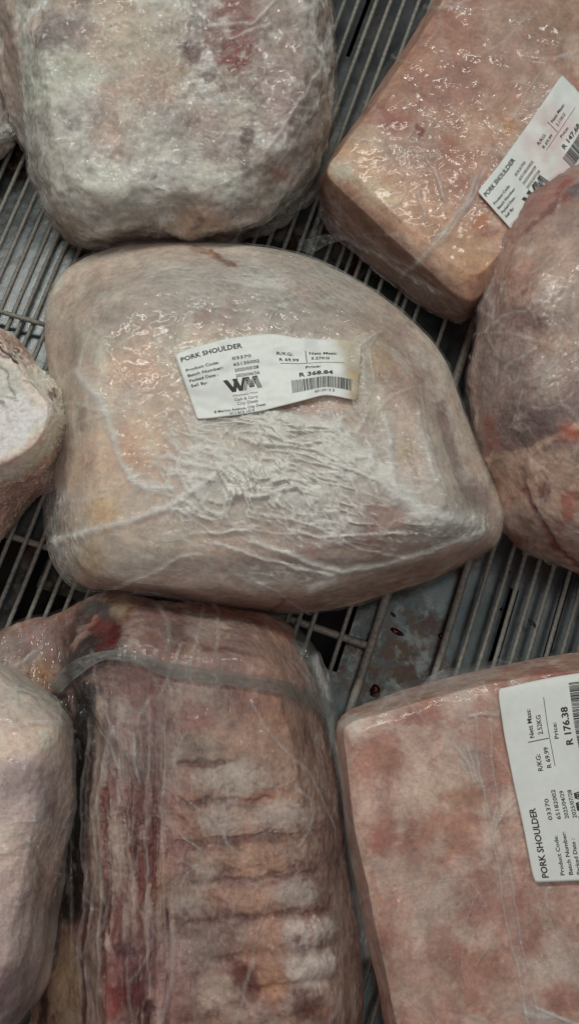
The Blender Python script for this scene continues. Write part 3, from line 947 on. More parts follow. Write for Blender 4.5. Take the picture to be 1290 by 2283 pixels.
s5 = [('e', 560, 650, 270, 80, 4, (138, 130, 124), .8), ('e', 780, 700, 120, 60, 30, (142, 128, 118), .6), ('e', 300, 680, 110, 70, 0, (140, 122, 112), .5), ('e', 215, 1090, 70, 120, 30, BEIGE, .6), ('e', 225, 1150, 40, 45, 0, (176, 148, 112), .8),
      ('e', 195, 1240, 45, 40, 0, (158, 134, 92), .8), ('e', 340, 1000, 110, 110, 20, (178, 148, 124), .8, .4), ('e', 300, 1040, 30, 60, -30, ORANGE, .35), ('e', 380, 1010, 20, 60, 30, ORANGE, .3), ('e', 400, 900, 70, 90, 0, (166, 150, 132), .7),
      ('e', 300, 830, 60, 60, 0, (170, 134, 112), .6), ('l', [(470, 560), (500, 585), (522, 590)], 7, (112, 62, 36), .95, .3), ('l', [(430, 552), (480, 572)], 9, (140, 98, 70), .7), ('e', 455, 700, 24, 18, 0, (134, 96, 86), .6),
      ('e', 510, 700, 20, 40, 0, (140, 104, 92), .45), ('e', 660, 640, 50, 14, 25, (146, 110, 92), .5), ('e', 590, 630, 60, 18, 5, FROST, .55), ('e', 870, 770, 60, 60, 0, (142, 116, 108), .7), ('e', 830, 800, 45, 70, 10, (158, 136, 108), .7),
      ('e', 905, 870, 60, 60, 0, PINK, .6), ('e', 640, 915, 40, 14, 0, (116, 66, 54), .8), ('e', 560, 912, 160, 14, -4, (150, 108, 94), .7), ('e', 720, 940, 60, 40, 20, (152, 112, 98), .6), ('l', [(820, 960), (840, 1100)], 14, (152, 116, 104), .6), ('l', [(860, 930), (890, 1120)], 16, (166, 150, 140), .8), ('l', [(940, 930), (980, 1120)], 12, (160, 140, 130), .8),
      ('l', [(905, 960), (935, 1110)], 8, (146, 112, 100), .7), ('l', [(980, 900), (1030, 1090)], 14, (136, 112, 106), .8), ('e', 1060, 1110, 40, 26, 60, MAUVE, .7), ('e', 908, 992, 14, 22, 0, (158, 132, 92), .8),
      ('e', 800, 1170, 150, 60, 5, (142, 94, 84), .8, -.5), ('e', 690, 1190, 90, 50, 0, (134, 84, 76), .6, -.5), ('e', 930, 1200, 130, 40, -14, (136, 110, 100), .6), ('e', 560, 1200, 150, 36, 0, (150, 114, 104), .5),
      ('e', 430, 1215, 200, 50, 0, (152, 136, 120), .6), ('e', 600, 1265, 330, 22, 0, (120, 104, 104), .6), ('l', [(200, 1305), (450, 1340), (640, 1352), (860, 1310), (1080, 1225)], 22, (134, 104, 94), .65), ('e', 560, 1340, 200, 22, 0, (142, 112, 100), .5),
      ('l', [(640, 1330), (600, 1366)], 5, (116, 70, 62), .6, -.5), ('l', [(700, 1350), (850, 1320), (960, 1280)], 6, (128, 72, 66), .4), ('e', 130, 1000, 24, 140, 0, (118, 96, 88), .5), ('e', 150, 800, 24, 100, 0, (134, 114, 104), .5)]
fs5 = [('l', [(180, 830), (222, 890), (248, 960), (275, 1040), (310, 1080), (370, 1090)], 10, .55, 1.0), ('l', [(140, 850), (200, 860), (240, 940)], 30, .15, 0), ('l', [(130, 1205), (200, 1185), (290, 1165), (380, 1130), (450, 1090), (500, 1040)], 8, .6, 1.2),
       ('e', 480, 1080, 150, 60, -10, .45, .8), ('e', 640, 1050, 330, 120, 5, .24, .3), ('e', 380, 920, 150, 180, 0, .16, .2), ('e', 560, 690, 330, 90, 0, .10, .2), ('e', 880, 1020, 90, 150, -15, .22, .8), ('l', [(858, 930), (868, 1010), (882, 1110)], 9, .4, 1.4), ('l', [(925, 920), (950, 1010), (985, 1120)], 8, .35, 1.4), ('l', [(820, 940), (830, 1040), (850, 1090)], 5, .3, 1.), ('e', 590, 1020, 190, 95, 0, .80, 2.2), ('e', 630, 965, 140, 34, 0, .60, 1.4), ('e', 520, 1120, 120, 60, -20, .45, 1.5), ('e', 740, 1060, 110, 70, 30, .40, 1.6), ('e', 700, 1190, 300, 50, 0, .30, 1.4), ('e', 500, 1100, 120, 50, -20, .35, 1.), ('l', [(640, 945), (720, 955), (790, 1010), (850, 1050), (880, 1100), (950, 1150), (1040, 1170)], 22, .75, 2.2),
       ('e', 1000, 1170, 100, 34, -10, .60, 1.2), ('e', 700, 1130, 140, 50, 15, .28, 1.2), ('l', [(560, 1205), (620, 1225), (700, 1255), (760, 1270), (860, 1255), (960, 1225), (1060, 1185)], 7, .7, 1.4), ('l', [(480, 1210), (560, 1235), (660, 1262), (740, 1275)], 4, .6, .9),
       ('l', [(720, 1275), (740, 1285), (690, 1305)], 8, .7, 1.), ('e', 640, 1280, 150, 22, 0, .4, .8), ('l', [(420, 1190), (560, 1180), (700, 1195), (820, 1190), (900, 1180)], 3, .5, .6), ('l', [(600, 1150), (700, 1170), (800, 1220), (900, 1240)], 3, .45, .6), ('l', [(240, 1310), (330, 1280), (400, 1240), (450, 1230)], 4, .45, .6),
       ('l', [(650, 1060), (620, 1120), (640, 1180), (720, 1200)], 4, .4, .8), ('l', [(800, 960), (820, 900), (800, 770), (850, 740)], 4, .3, 1.), ('l', [(840, 1120), (815, 980), (800, 900)], 2.5, .35, .5), ('l', [(940, 1130), (910, 1000), (890, 900)], 2.5, .25, .5), ('l', [(1000, 1130), (950, 980), (930, 860)], 3, .25, .5),
       ('e', 150, 1180, 50, 100, 0, .35, .8), ('e', 250, 1120, 90, 60, 0, .12, .5), ('e', 320, 1240, 160, 60, 0, .25, .4), ('e', 560, 640, 240, 70, 0, .22, 0), ('e', 780, 780, 60, 30, 0, .25, .8), ('e', 420, 960, 50, 90, 20, .28, .5)]
b5 = body('frozen_pork_shoulder', 'largest wrapped joint in the middle with a torn stained price label and crumpled white film', 'plastic wrapped frozen meat joints on the rack', (590, 940), L5, 240, 760,
          [(168, 150, 136), (WHITE, 26, 0.05, .25, .7), ((160, 130, 112), 22, 0.16, .2, .6), ((142, 122, 110), 60, 0.16, .2, .5), ('f', (182, 172, 156), 75, 70, 5, .62, .15, .5)], s5, 5, M_MEAT, tone=(.95, .97, .96), lump=2.2, mid=.35, sag=16,
          film=dict(mat=F_CRUMP, haze=.06, ridge_haze=.14, strokes=fs5, wrinkle=.5, nr=190, na=560, levels=L5[:-1] + [(0.04, f5)]))


def plain_paper(seed, warm=0.0):
    def f(u, v, V):
        c = np.tile(np.array([0.50, 0.54, 0.52]) / KLIT, (len(u), 1))
        return c * (1 + 0.05 * fbm(V, 30, seed, 3))[:, None]
    return f


def paper5(u, v, V):
    c = plain_paper(1)(u, v, V)
    n_ = fbm(V, 90, 12, 4)
    soak = sstep(0.0, 0.10, (u - 0.825) + 0.10 * n_ - 0.10 * (v - 0.25))
    m = soak[:, None]
    rim = np.exp(-((u - 0.86 + 0.10 * n_ - 0.10 * (v - 0.25)) / 0.03) ** 2)[:, None]
    c = c * (1 - m * .9) + alb((158, 150, 128)) * m * .9
    edge = (sstep(0.93, 1.0, u + 0.06 * n_) * sstep(0.2, 0.7, v))[:, None]
    c = c * (1 - .6 * edge) + alb((140, 110, 66)) * .6 * edge
    return np.clip(c, 0, .9)


lab5 = label(b5, edges_fn([(389, 789), (440, 772), (500, 757), (560, 748), (610, 745), (660, 754), (720, 757), (772, 757), (806, 768)],
                          [(440, 936), (500, 929), (560, 921), (620, 908), (680, 893), (722, 882), (750, 885), (796, 895)]),
             paper5, dict(code='03370', batch='65135002', packed='2025/03/28', sell='2025/06/26', mass='5.27KG', price='368.84', bar='6513513 5'), b5['root'], wrinkle=0.0012)

# top left joint
o1 = [(-70, -120, .04), (-40, 60, .035), (0, 190, .03), (28, 270, .03), (60, 335, .03), (85, 420, .03), (102, 470, .032), (125, 508, .034), (190, 530, .034), (300, 531, .032), (380, 530, .032), (450, 541, .03),
      (520, 530, .028), (570, 508, .026), (650, 470, .024), (700, 425, .022), (738, 350, .022), (752, 260, .024), (750, 170, .026), (740, 60, .03), (730, -60, .03), (690, -160, .04), (400, -220, .05), (100, -200, .05)]
r1 = [(55, -100, .086), (62, 60, .086), (72, 200, .084), (90, 330, .08), (112, 430, .078), (140, 486, .074), (220, 512, .072), (320, 503, .072), (430, 522, .070), (510, 505, .070), (610, 450, .070), (690, 380, .070), (722, 250, .074), (722, 100, .08), (708, -60, .084), (600, -150, .086), (380, -180, .086), (150, -160, .086)]
s1 = [('e', 30, 120, 34, 200, -8, (146, 122, 108), .9), ('e', 60, 150, 9, 160, -3, (160, 164, 156), .7), ('e', 110, 110, 30, 40, 20, (96, 76, 76), .9), ('e', 165, 60, 60, 34, 20, (112, 96, 98), .8), ('e', 190, 100, 60, 16, 10, (116, 106, 104), .7),
      ('e', 250, 60, 60, 100, 10, (164, 144, 128), .7), ('e', 330, 120, 90, 120, 0, (152, 138, 118), .7), ('e', 345, 190, 50, 60, 0, (150, 120, 104), .6), ('e', 420, 110, 30, 40, 0, (104, 74, 74), .85), ('e', 440, 60, 30, 40, 0, (108, 88, 86), .7), ('e', 530, 60, 50, 100, 5, (126, 74, 68), .9), ('e', 520, 110, 40, 30, 0, (118, 60, 54), .7), ('e', 475, 60, 20, 50, 0, (120, 72, 66), .6),
      ('e', 130, 180, 70, 60, 10, (168, 170, 158), .8), ('e', 180, 160, 40, 40, 0, (150, 148, 130), .6), ('e', 260, 260, 60, 90, 10, (158, 126, 108), .75), ('e', 290, 330, 26, 30, 0, (138, 100, 88), .6), ('e', 350, 320, 60, 60, 0, (160, 160, 150), .6), ('e', 110, 380, 70, 110, -20, (150, 146, 136), .5), ('e', 240, 410, 60, 40, 0, (172, 172, 160), .8),
      ('e', 420, 290, 80, 80, 0, (128, 114, 112), .5), ('e', 500, 330, 60, 50, 0, (136, 116, 108), .5), ('e', 550, 350, 14, 70, -5, (98, 64, 56), .85), ('e', 600, 370, 40, 50, 0, (134, 112, 98), .7), ('e', 640, 380, 26, 34, 0, (146, 98, 84), .7), ('e', 640, 200, 60, 110, 0, (132, 108, 104), .75), ('e', 690, 280, 34, 120, 0, (118, 102, 98), .7), ('e', 620, 60, 70, 70, 0, (136, 118, 112), .7),
      ('e', 440, 490, 70, 36, 0, (150, 118, 94), .85), ('e', 448, 505, 12, 9, 0, (110, 66, 38), .9), ('e', 165, 495, 24, 12, 0, (124, 90, 70), .7), ('e', 300, 475, 90, 30, 0, (122, 118, 112), .7), ('e', 520, 440, 60, 30, 20, (112, 100, 98), .6), ('e', 560, 470, 40, 20, 0, (130, 94, 80), .6), ('e', 480, 400, 60, 40, 0, (168, 168, 158), .6), ('e', 650, 440, 30, 20, 0, (160, 158, 150), .6), ('e', 190, 250, 50, 24, 0, (124, 108, 106), .4), ('e', 420, 430, 70, 30, 0, (146, 132, 122), .6)]
fs1 = [('e', 200, 230, 160, 150, 0, .22, 1.2), ('e', 480, 400, 160, 100, 0, .25, 1.2), ('e', 230, 440, 150, 70, 0, .25, 1.0), ('l', [(620, 0), (560, 60), (470, 60)], 3, .5, .8), ('l', [(735, 60), (700, 160), (640, 270), (590, 350)], 3, .5, .8), ('l', [(745, 100), (715, 200), (660, 300), (610, 370)], 2.5, .4, .6), ('l', [(60, 60), (62, 200), (85, 340)], 7, .4, 1.2), ('e', 640, 480, 90, 30, -30, .3, .8), ('l', [(440, 30), (520, 90), (600, 60)], 3, .35, .6), ('e', 380, 60, 100, 60, 0, .15, 1.)]
f1 = o1
o1 = [(a - (13 if a > 540 and b > 200 else 0), b - (16 if a > 540 and b > 340 else 0), c) for a, b, c in o1]
b1 = body('frozen_meat_joint', 'big heavily frosted joint in the top left corner with dark red patches, no label', 'plastic wrapped frozen meat joints on the rack', (370, 170), [(0.104, None), (0.102, 0.5), (0.096, 0.85), (0.08, r1), (0.03, o1)], 210, 600,
          [(152, 144, 134), (FROST, 36, -0.02, .18, .85), ((118, 104, 102), 60, 0.14, .16, .85), ((158, 130, 112), 26, 0.18, .2, .6), ((108, 90, 90), 110, 0.22, .12, .6)], s1, 1, M_FROSTY, tone=(.94, .97, .96), redf=.35, lump=5.5, mid=2.2, sag=34, warp=24, tight=.6, frost=.75,
          film=dict(mat=F_CRUMP, haze=.06, ridge_haze=.16, strokes=fs1, wrinkle=.8, nr=150, na=480, offset=1.6, levels=[(0.104, None), (0.102, 0.5), (0.096, 0.85), (0.08, r1), (0.03, f1)]))

# small one at the left edge
o2 = [(-160, 40, .02), (-60, 90, .02), (0, 185, .018), (22, 250, .016), (33, 290, .014), (22, 318, .012), (0, 345, .01), (-60, 380, .01), (-160, 360, .01), (-220, 200, .02)]
r2 = [(-150, 70, .034), (-60, 120, .034), (-8, 200, .03), (4, 240, .028), (0, 275, .026), (-40, 310, .026), (-140, 310, .03), (-190, 200, .034)]
b2 = body('frozen_meat_joint', 'reddish wrapped meat end barely showing at the left edge beside the top left joint', 'plastic wrapped frozen meat joints on the rack', (-90, 220), [(0.036, None), (0.036, .6), (0.03, r2), (0.015, o2)], 70, 220,
          [(136, 100, 88), (GREY, 40, .1, .2, .5)], [('e', 0, 300, 60, 24, 0, (130, 136, 128), .8)], 2, M_MEAT, lump=1, mid=.3, film=dict(mat=F_CRUMP, haze=.25, ridge_haze=.3, nr=50, na=160, strokes=[('l', [(-40, 300), (10, 285), (40, 270)], 7, .6, 1.5)]))

# top right block
o3 = [(1015, -60, .02), (950, 30, .02), (905, 100, .02), (846, 190, .02), (800, 260, .02), (738, 352, .022), (712, 405, .026), (713, 450, .026), (735, 500, .02), (790, 553, .012), (850, 612, .010), (925, 668, .010), (985, 705, .010), (1025, 716, .012), (1060, 695, .014),
      (1110, 660, .016), (1240, 560, .016), (1400, 380, .016), (1460, 150, .016), (1440, -60, .016), (1250, -140, .016)]
r3 = [(1045, -70, .064), (975, 20, .064), (930, 92, .064), (842, 222, .064), (760, 335, .064), (732, 372, .062), (738, 400, .060), (790, 452, .060), (860, 520, .060), (940, 590, .060), (1010, 650, .058), (1046, 668, .056), (1075, 650, .056), (1130, 590, .056), (1230, 500, .056), (1380, 330, .056), (1420, 120, .058), (1400, -60, .06), (1230, -120, .062)]
s3 = [('e', 1050, 100, 190, 110, -20, (150, 112, 98), .5), ('e', 1120, 60, 120, 60, 0, (150, 132, 122), .6), ('e', 1010, 60, 60, 60, 0, (152, 106, 90), .6), ('e', 860, 260, 60, 24, 15, (140, 82, 74), .75), ('e', 900, 170, 60, 90, 30, (152, 108, 88), .6), ('e', 1000, 190, 90, 50, -20, (142, 104, 96), .6), ('e', 1150, 150, 60, 70, 0, (148, 122, 114), .6), ('e', 1230, 60, 60, 60, 0, (140, 112, 96), .8),
      ('e', 790, 350, 60, 70, 30, (172, 144, 118), .8), ('e', 760, 380, 30, 14, 25, (190, 178, 150), .8), ('e', 830, 300, 40, 26, 0, (166, 146, 128), .6), ('e', 940, 330, 70, 60, 0, (152, 128, 118), .7), ('e', 1000, 340, 16, 34, -10, (154, 100, 80), .7), ('e', 930, 300, 12, 12, 0, (124, 66, 62), .8), ('e', 1130, 280, 12, 18, 0, (168, 116, 70), .8), ('e', 1068, 490, 16, 26, -20, (166, 112, 74), .8),
      ('e', 900, 450, 120, 60, 35, (170, 138, 116), .7), ('e', 850, 430, 50, 26, 30, (182, 162, 140), .7), ('e', 1000, 540, 80, 50, 35, (166, 134, 110), .7), ('e', 1050, 590, 50, 50, 35, (168, 134, 100), .6), ('e', 1040, 400, 80, 60, 0, (158, 118, 104), .6), ('e', 1120, 400, 60, 60, 0, (148, 122, 110), .5),
      ('l', [(760, 440), (900, 560), (1010, 660)], 26, (130, 96, 84), .6), ('l', [(715, 430), (735, 490)], 12, (112, 56, 50), .5)]
fs3 = [('l', [(1060, 400), (1040, 450), (1000, 500), (960, 560), (900, 610)], 6, .45, 1.2), ('l', [(1080, 380), (1060, 430), (1020, 490), (980, 545)], 3, .45, .8), ('l', [(945, 350), (985, 430), (990, 450)], 3, .35, 1.2), ('l', [(930, 430), (945, 490)], 4, .45, 1.4), ('l', [(985, 440), (965, 380)], 3, .4, 1.2), ('e', 850, 580, 130, 30, 38, .28, 1.2), ('e', 980, 680, 90, 26, 35, .36, 1.4), ('e', 750, 500, 30, 60, -30, .3, 1.),
       ('l', [(800, 540), (900, 600), (1000, 660)], 4, .3, 1.), ('l', [(760, 520), (880, 640)], 3, .3, .8), ('e', 1180, 250, 30, 120, 35, .2, .8), ('e', 770, 375, 30, 18, 30, .25, .8)]
f3 = [(a - (12 if b < 300 and a < 1000 else 4 if a < 800 else 0), b, c) for a, b, c in o3]
b3 = body('frozen_pork_shoulder', 'squared block of pink pork in the top right with a slanting price label half hidden', 'plastic wrapped frozen meat joints on the rack', (1090, 290), [(0.068, None), (0.068, .55), (0.0675, .90), (0.0645, r3), (0.050, .0), (0.02, o3)][:4] + [(0.02, o3)], 210, 620,
          [(160, 128, 110), ((168, 150, 138), 26, .1, .16, .8), ((148, 100, 86), 36, .12, .16, .75), ((170, 158, 146), 80, .2, .15, .5)], s3, 3, M_MEAT, tone=(.88, .86, .82), lump=1.2, mid=.3, sag=26, warp=20, tight=.3, frost=.25,
          film=dict(mat=F_CLEAR, haze=.03, ridge_haze=.07, strokes=fs3, wrinkle=.6, nr=150, na=460, levels=[(0.068, None), (0.068, .55), (0.0675, .90), (0.0645, r3), (0.02, f3)]))


def paper3(u, v, V):
    c = plain_paper(4)(u, v, V) * 0.92
    m = (ell(u, v, 0.62, 0.45, 0.22, 0.45, 0, .5) * sstep(-.3, .2, fbm(V, 60, 31, 3) + .1))[:, None] * .65
    c = c * (1 - m) + alb((172, 146, 146)) * m
    return np.clip(c, 0, .9)


def lab3_fn(u, v):
    top = np.array([(1062, 428), (1108, 372), (1160, 300), (1205, 235), (1250, 168)], float)
    pt = np.linspace(0, 1, 5)
    tx, ty = np.interp(u, pt, top[:, 0]), np.interp(u, pt, top[:, 1])
    # across the label: down to the right
    return tx + v * 112, ty + v * (126 - 8 * u)


lab3 = label(b3, lab3_fn, paper3, dict(code='03370', batch='65182002', packed='2025/04/29', sell='2025/07/28', mass='2.11KG', price='147.68', bar='6518200 2'), b3['root'], wrinkle=0.0004)

# right oval joint
o4 = [(1420, 330, .05), (1300, 352, .055), (1235, 385, .055), (1175, 430, .055), (1125, 500, .055), (1092, 570, .052), (1076, 650, .05), (1062, 760, .048), (1052, 850, .046), (1052, 940, .044), (1068, 1020, .04), (1092, 1090, .032), (1118, 1170, .026), (1150, 1212, .022), (1200, 1245, .02), (1262, 1270, .02), (1330, 1280, .02), (1450, 1240, .03), (1560, 1000, .04), (1580, 600, .05), (1520, 400, .05)]
s4 = [('e', 1190, 420, 60, 60, -40, (140, 100, 90), .7), ('l', [(1125, 520), (1200, 440), (1290, 390)], 24, (142, 100, 90), .7, .5), ('l', [(1140, 540), (1200, 480), (1260, 420)], 6, (116, 66, 58), .6, -.6), ('e', 1260, 420, 18, 30, 20, (134, 70, 58), .7), ('e', 1290, 420, 20, 20, 0, (96, 88, 94), .6), ('e', 1130, 580, 50, 60, 0, (158, 128, 112), .8), ('e', 1160, 640, 60, 60, 20, (154, 112, 100), .7), ('e', 1230, 580, 70, 70, 0, (156, 136, 122), .6),
      ('e', 1220, 670, 60, 40, 0, (160, 154, 146), .7), ('e', 1170, 710, 60, 30, 10, (116, 90, 86), .8), ('e', 1190, 730, 20, 14, 0, (96, 64, 64), .6), ('e', 1110, 740, 40, 40, 0, (138, 118, 112), .7), ('e', 1240, 760, 50, 30, 0, (150, 128, 106), .6), ('e', 1270, 720, 40, 60, 0, (150, 136, 126), .6), ('e', 1150, 900, 90, 130, 0, (120, 104, 102), .75), ('e', 1200, 960, 110, 60, -15, (108, 92, 92), .8), ('e', 1110, 820, 60, 60, 0, (126, 114, 112), .7),
      ('e', 1230, 850, 40, 50, 0, (150, 144, 134), .7), ('e', 1280, 900, 40, 60, 0, (126, 108, 104), .7), ('e', 1088, 960, 12, 40, -10, (146, 86, 62), .75), ('e', 1100, 1010, 14, 30, -20, (140, 92, 76), .6), ('l', [(1080, 1020), (1150, 1016), (1230, 980), (1290, 950)], 8, (176, 156, 140), .7), ('e', 1270, 975, 24, 22, 0, (164, 96, 72), .85), ('e', 1200, 1080, 110, 70, 0, (164, 142, 124), .75), ('e', 1203, 1093, 15, 17, 0, (116, 62, 54), .85),
      ('e', 1275, 1110, 20, 16, 0, (150, 90, 74), .6), ('e', 1250, 1150, 14, 40, 10, (150, 84, 66), .7), ('e', 1110, 980, 60, 50, 0, (106, 88, 88), .3), ('l', [(1160, 1100), (1195, 1160), (1240, 1220), (1290, 1255)], 7, (122, 60, 52), .8, -1.2), ('l', [(1150, 1050), (1170, 1130), (1220, 1200)], 5, (138, 100, 90), .5, -.8), ('e', 1150, 1200, 40, 18, 30, (136, 76, 64), .7), ('e', 1280, 1180, 30, 30, 0, (160, 142, 134), .7), ('l', [(1130, 1120), (1120, 1180)], 12, (154, 112, 92), .5)]
b4 = body('frozen_meat_joint', 'tall rounded mauve grey joint leaving the frame on the right, fat at its lower end', 'plastic wrapped frozen meat joints on the rack', (1300, 800), [(0.112, None), (0.110, .3), (0.100, .62), (0.086, .84), (0.066, .955), (0.04, o4)], 170, 520,
          [(142, 126, 118), (WHITE, 34, .1, .2, .5), ((130, 114, 110), 45, .06, .2, .5), ((158, 122, 106), 28, .2, .2, .5)], s4, 4, M_MEAT, tone=(.92, .85, .82), redf=.55, lump=5.0, mid=1.3, sag=24, warp=20,
          film=dict(mat=F_CLEAR, haze=.03, ridge_haze=.05, wrinkle=.35, nr=130, na=440, creases=60, strokes=[('l', [(1085, 1060), (1130, 1180)], 4, .3, .8), ('e', 1100, 600, 40, 80, 10, .2, .6)]))

# frosty slab at the left edge
o6 = [(-60, 725, .05), (0, 737, .05), (35, 758, .05), (62, 795, .05), (95, 832, .05), (128, 862, .05), (150, 898, .05), (150, 950, .048), (138, 1000, .044), (122, 1045, .038), (108, 1075, .032), (70, 1100, .026), (40, 1140, .022), (10, 1190, .018), (-30, 1230, .016), (-120, 1260, .016), (-260, 1150, .02), (-300, 900, .04), (-200, 740, .05)]
r6 = [(-50, 745, .094), (0, 757, .094), (30, 785, .094), (60, 825, .093), (100, 870, .092), (124, 905, .091), (124, 950, .088), (108, 1000, .084), (72, 1040, .078), (20, 1068, .074), (-60, 1100, .074), (-200, 1080, .08), (-250, 900, .09), (-160, 760, .094)]


def crystals6(P, x, y):
    m = sstep(.088, .075, P[:, 2])
    return m * (0.0012 * np.maximum(noise(P, 420, 9), 0) + 0.0009 * np.maximum(noise(P, 900, 19), 0)) + 0.0006 * np.abs(noise(P, 200, 39))


b6 = body('frozen_meat_joint', 'unwrapped joint at the left edge with snowy white cut face and ice crystals', None, (-70, 920), [(0.098, None), (0.098, .6), (0.097, .93), (0.092, r6), (0.04, o6)], 130, 560,
          [(182, 160, 146), ((168, 136, 124), 30, .16, .2, .5), ((186, 170, 154), 50, .1, .2, .5)],
          [('l', [(-60, 830), (-10, 880), (20, 960), (0, 1030)], 62, (190, 190, 184), .9, .3), ('l', [(30, 850), (70, 920), (60, 990)], 26, (188, 188, 180), .7), ('l', [(60, 800), (110, 860), (138, 905), (136, 960)], 14, (184, 172, 160), .5), ('l', [(30, 790), (80, 850), (105, 920)], 10, (172, 168, 158), .6), ('l', [(60, 960), (100, 940), (110, 900)], 10, (186, 178, 168), .6), ('l', [(0, 748), (40, 772), (66, 806)], 8, (150, 116, 104), .7), ('e', 25, 845, 40, 30, 30, (158, 160, 150), .7), ('l', [(0, 810), (50, 850), (80, 900)], 9, (146, 148, 136), .5), ('l', [(10, 900), (30, 960)], 5, (160, 152, 150), .5), ('e', 60, 1010, 50, 20, -30, (188, 166, 152), .6), ('e', 100, 980, 26, 40, 20, (186, 170, 152), .6), ('l', [(-10, 765), (20, 785), (45, 805)], 5, (84, 62, 60), .9, -.6), ('l', [(10, 762), (40, 790)], 2.5, (96, 70, 66), .7), ('l', [(-10, 785), (25, 800)], 4, (88, 70, 70), .7),
           ('l', [(10, 820), (30, 850), (38, 880)], 3, (112, 110, 104), .7, -.4), ('l', [(60, 845), (88, 860)], 3, (120, 118, 100), .6), ('l', [(20, 880), (45, 890)], 3, (130, 112, 106), .5), ('e', 0, 890, 8, 12, 0, (120, 108, 106), .6), ('l', [(112, 868), (122, 884)], 3, (104, 84, 82), .7), ('e', 119, 905, 5, 6, 0, (150, 104, 92), .6),
           ('l', [(0, 1040), (60, 1010), (95, 970)], 12, (178, 152, 140), .5), ('l', [(-10, 1068), (60, 1050), (120, 990)], 12, (196, 174, 154), .8), ('e', 30, 1130, 100, 60, -30, (154, 126, 116), .7), ('l', [(0, 1100), (80, 1060), (130, 1000)], 10, (150, 118, 108), .6)],
          6, M_MEAT, lump=3, mid=.7, extra_disp=crystals6, warp=30, frost=.35, redf=.2)

# lower left joint
o7 = [(-200, 1400, .06), (-60, 1450, .06), (10, 1484, .06), (65, 1520, .06), (115, 1556, .06), (150, 1588, .06), (163, 1618, .06), (161, 1690, .06), (157, 1720, .06), (160, 1780, .058), (150, 1850, .056), (132, 1950, .054), (112, 2050, .05), (96, 2150, .05), (82, 2210, .05), (60, 2262, .05), (30, 2300, .05), (-40, 2380, .05), (-200, 2400, .05), (-300, 1900, .05)]
b7 = body('frozen_meat_joint', 'pale pink smooth wrapped joint leaving the frame at the lower left', 'plastic wrapped frozen meat joints on the rack', (-70, 1880), [(0.112, None), (0.110, .5), (0.104, .78), (0.09, .93), (0.055, o7)], 150, 600,
          [(184, 160, 150), ((164, 140, 136), 26, .05, .25, .8), ((182, 164, 152), 40, .15, .2, .6)],
          [('e', 50, 1555, 90, 50, 20, (160, 152, 140), .8), ('e', 60, 1650, 110, 40, -5, (178, 158, 142), .8), ('e', 50, 1745, 60, 46, -20, (140, 122, 122), .8), ('e', 100, 1790, 40, 40, -30, (146, 130, 130), .7), ('e', 10, 1800, 40, 40, 0, (150, 132, 130), .6), ('e', 75, 1920, 50, 60, 10, (164, 142, 130), .6), ('e', 110, 1990, 24, 60, 14, (150, 112, 98), .6), ('e', 90, 2010, 30, 34, 0, (140, 108, 98), .6), ('e', 40, 2080, 70, 90, 0, (164, 146, 142), .7), ('e', 30, 2220, 80, 70, 0, (136, 112, 116), .75), ('e', -5, 2230, 20, 50, 0, (124, 84, 92), .6), ('e', 60, 2260, 50, 20, 0, (118, 108, 108), .6)],
          7, M_MEAT, lump=3.4, mid=.8, sag=26,
          film=dict(mat=F_CLEAR, haze=.07, ridge_haze=.06, wrinkle=.3, nr=120, na=440, creases=60, strokes=[('l', [(-10, 1640), (60, 1620), (160, 1615)], 3, .3, .9), ('l', [(0, 1540), (50, 1550), (130, 1580)], 3, .25, .7), ('l', [(50, 1610), (35, 1570), (30, 1540)], 3, .3, .7), ('l', [(0, 1836), (80, 1828)], 2.5, .35, .8), ('l', [(120, 1900), (135, 1850), (150, 1810)], 3, .3, .8), ('l', [(0, 1900), (60, 1893)], 2.5, .2, .5), ('l', [(0, 1480), (80, 1530), (160, 1600)], 8, .2, .4)]))

# ribbed joint, lower centre
o8 = [(60, 1384, .018), (120, 1368, .022), (175, 1345, .03), (230, 1326, .036), (270, 1321, .04), (330, 1335, .04), (420, 1347, .036), (520, 1356, .034), (600, 1370, .032), (645, 1392, .03), (680, 1450, .028), (712, 1515, .028), (735, 1600, .028), (752, 1700, .03), (768, 1830, .03), (788, 1950, .028), (806, 2060, .026), (815, 2180, .024), (812, 2300, .024), (790, 2460, .03), (450, 2540, .03), (160, 2460, .01), (75, 2300, .008), (90, 2100, .008), (105, 1900, .01), (115, 1750, .012), (112, 1620, .014), (40, 1540, .012), (-40, 1470, .012), (0, 1410, .014)]
r8 = [(160, 1392, .04), (235, 1352, .052), (290, 1345, .056), (400, 1372, .058), (520, 1385, .056), (600, 1410, .052), (650, 1480, .052), (690, 1580, .054), (712, 1700, .058), (730, 1830, .062), (745, 1960, .064), (760, 2080, .064), (765, 2200, .064), (760, 2330, .064), (700, 2430, .064), (450, 2470, .064), (240, 2430, .060), (206, 2250, .060), (200, 2080, .062), (204, 1900, .064), (212, 1750, .064), (216, 1640, .06), (196, 1560, .050), (150, 1470, .036)]
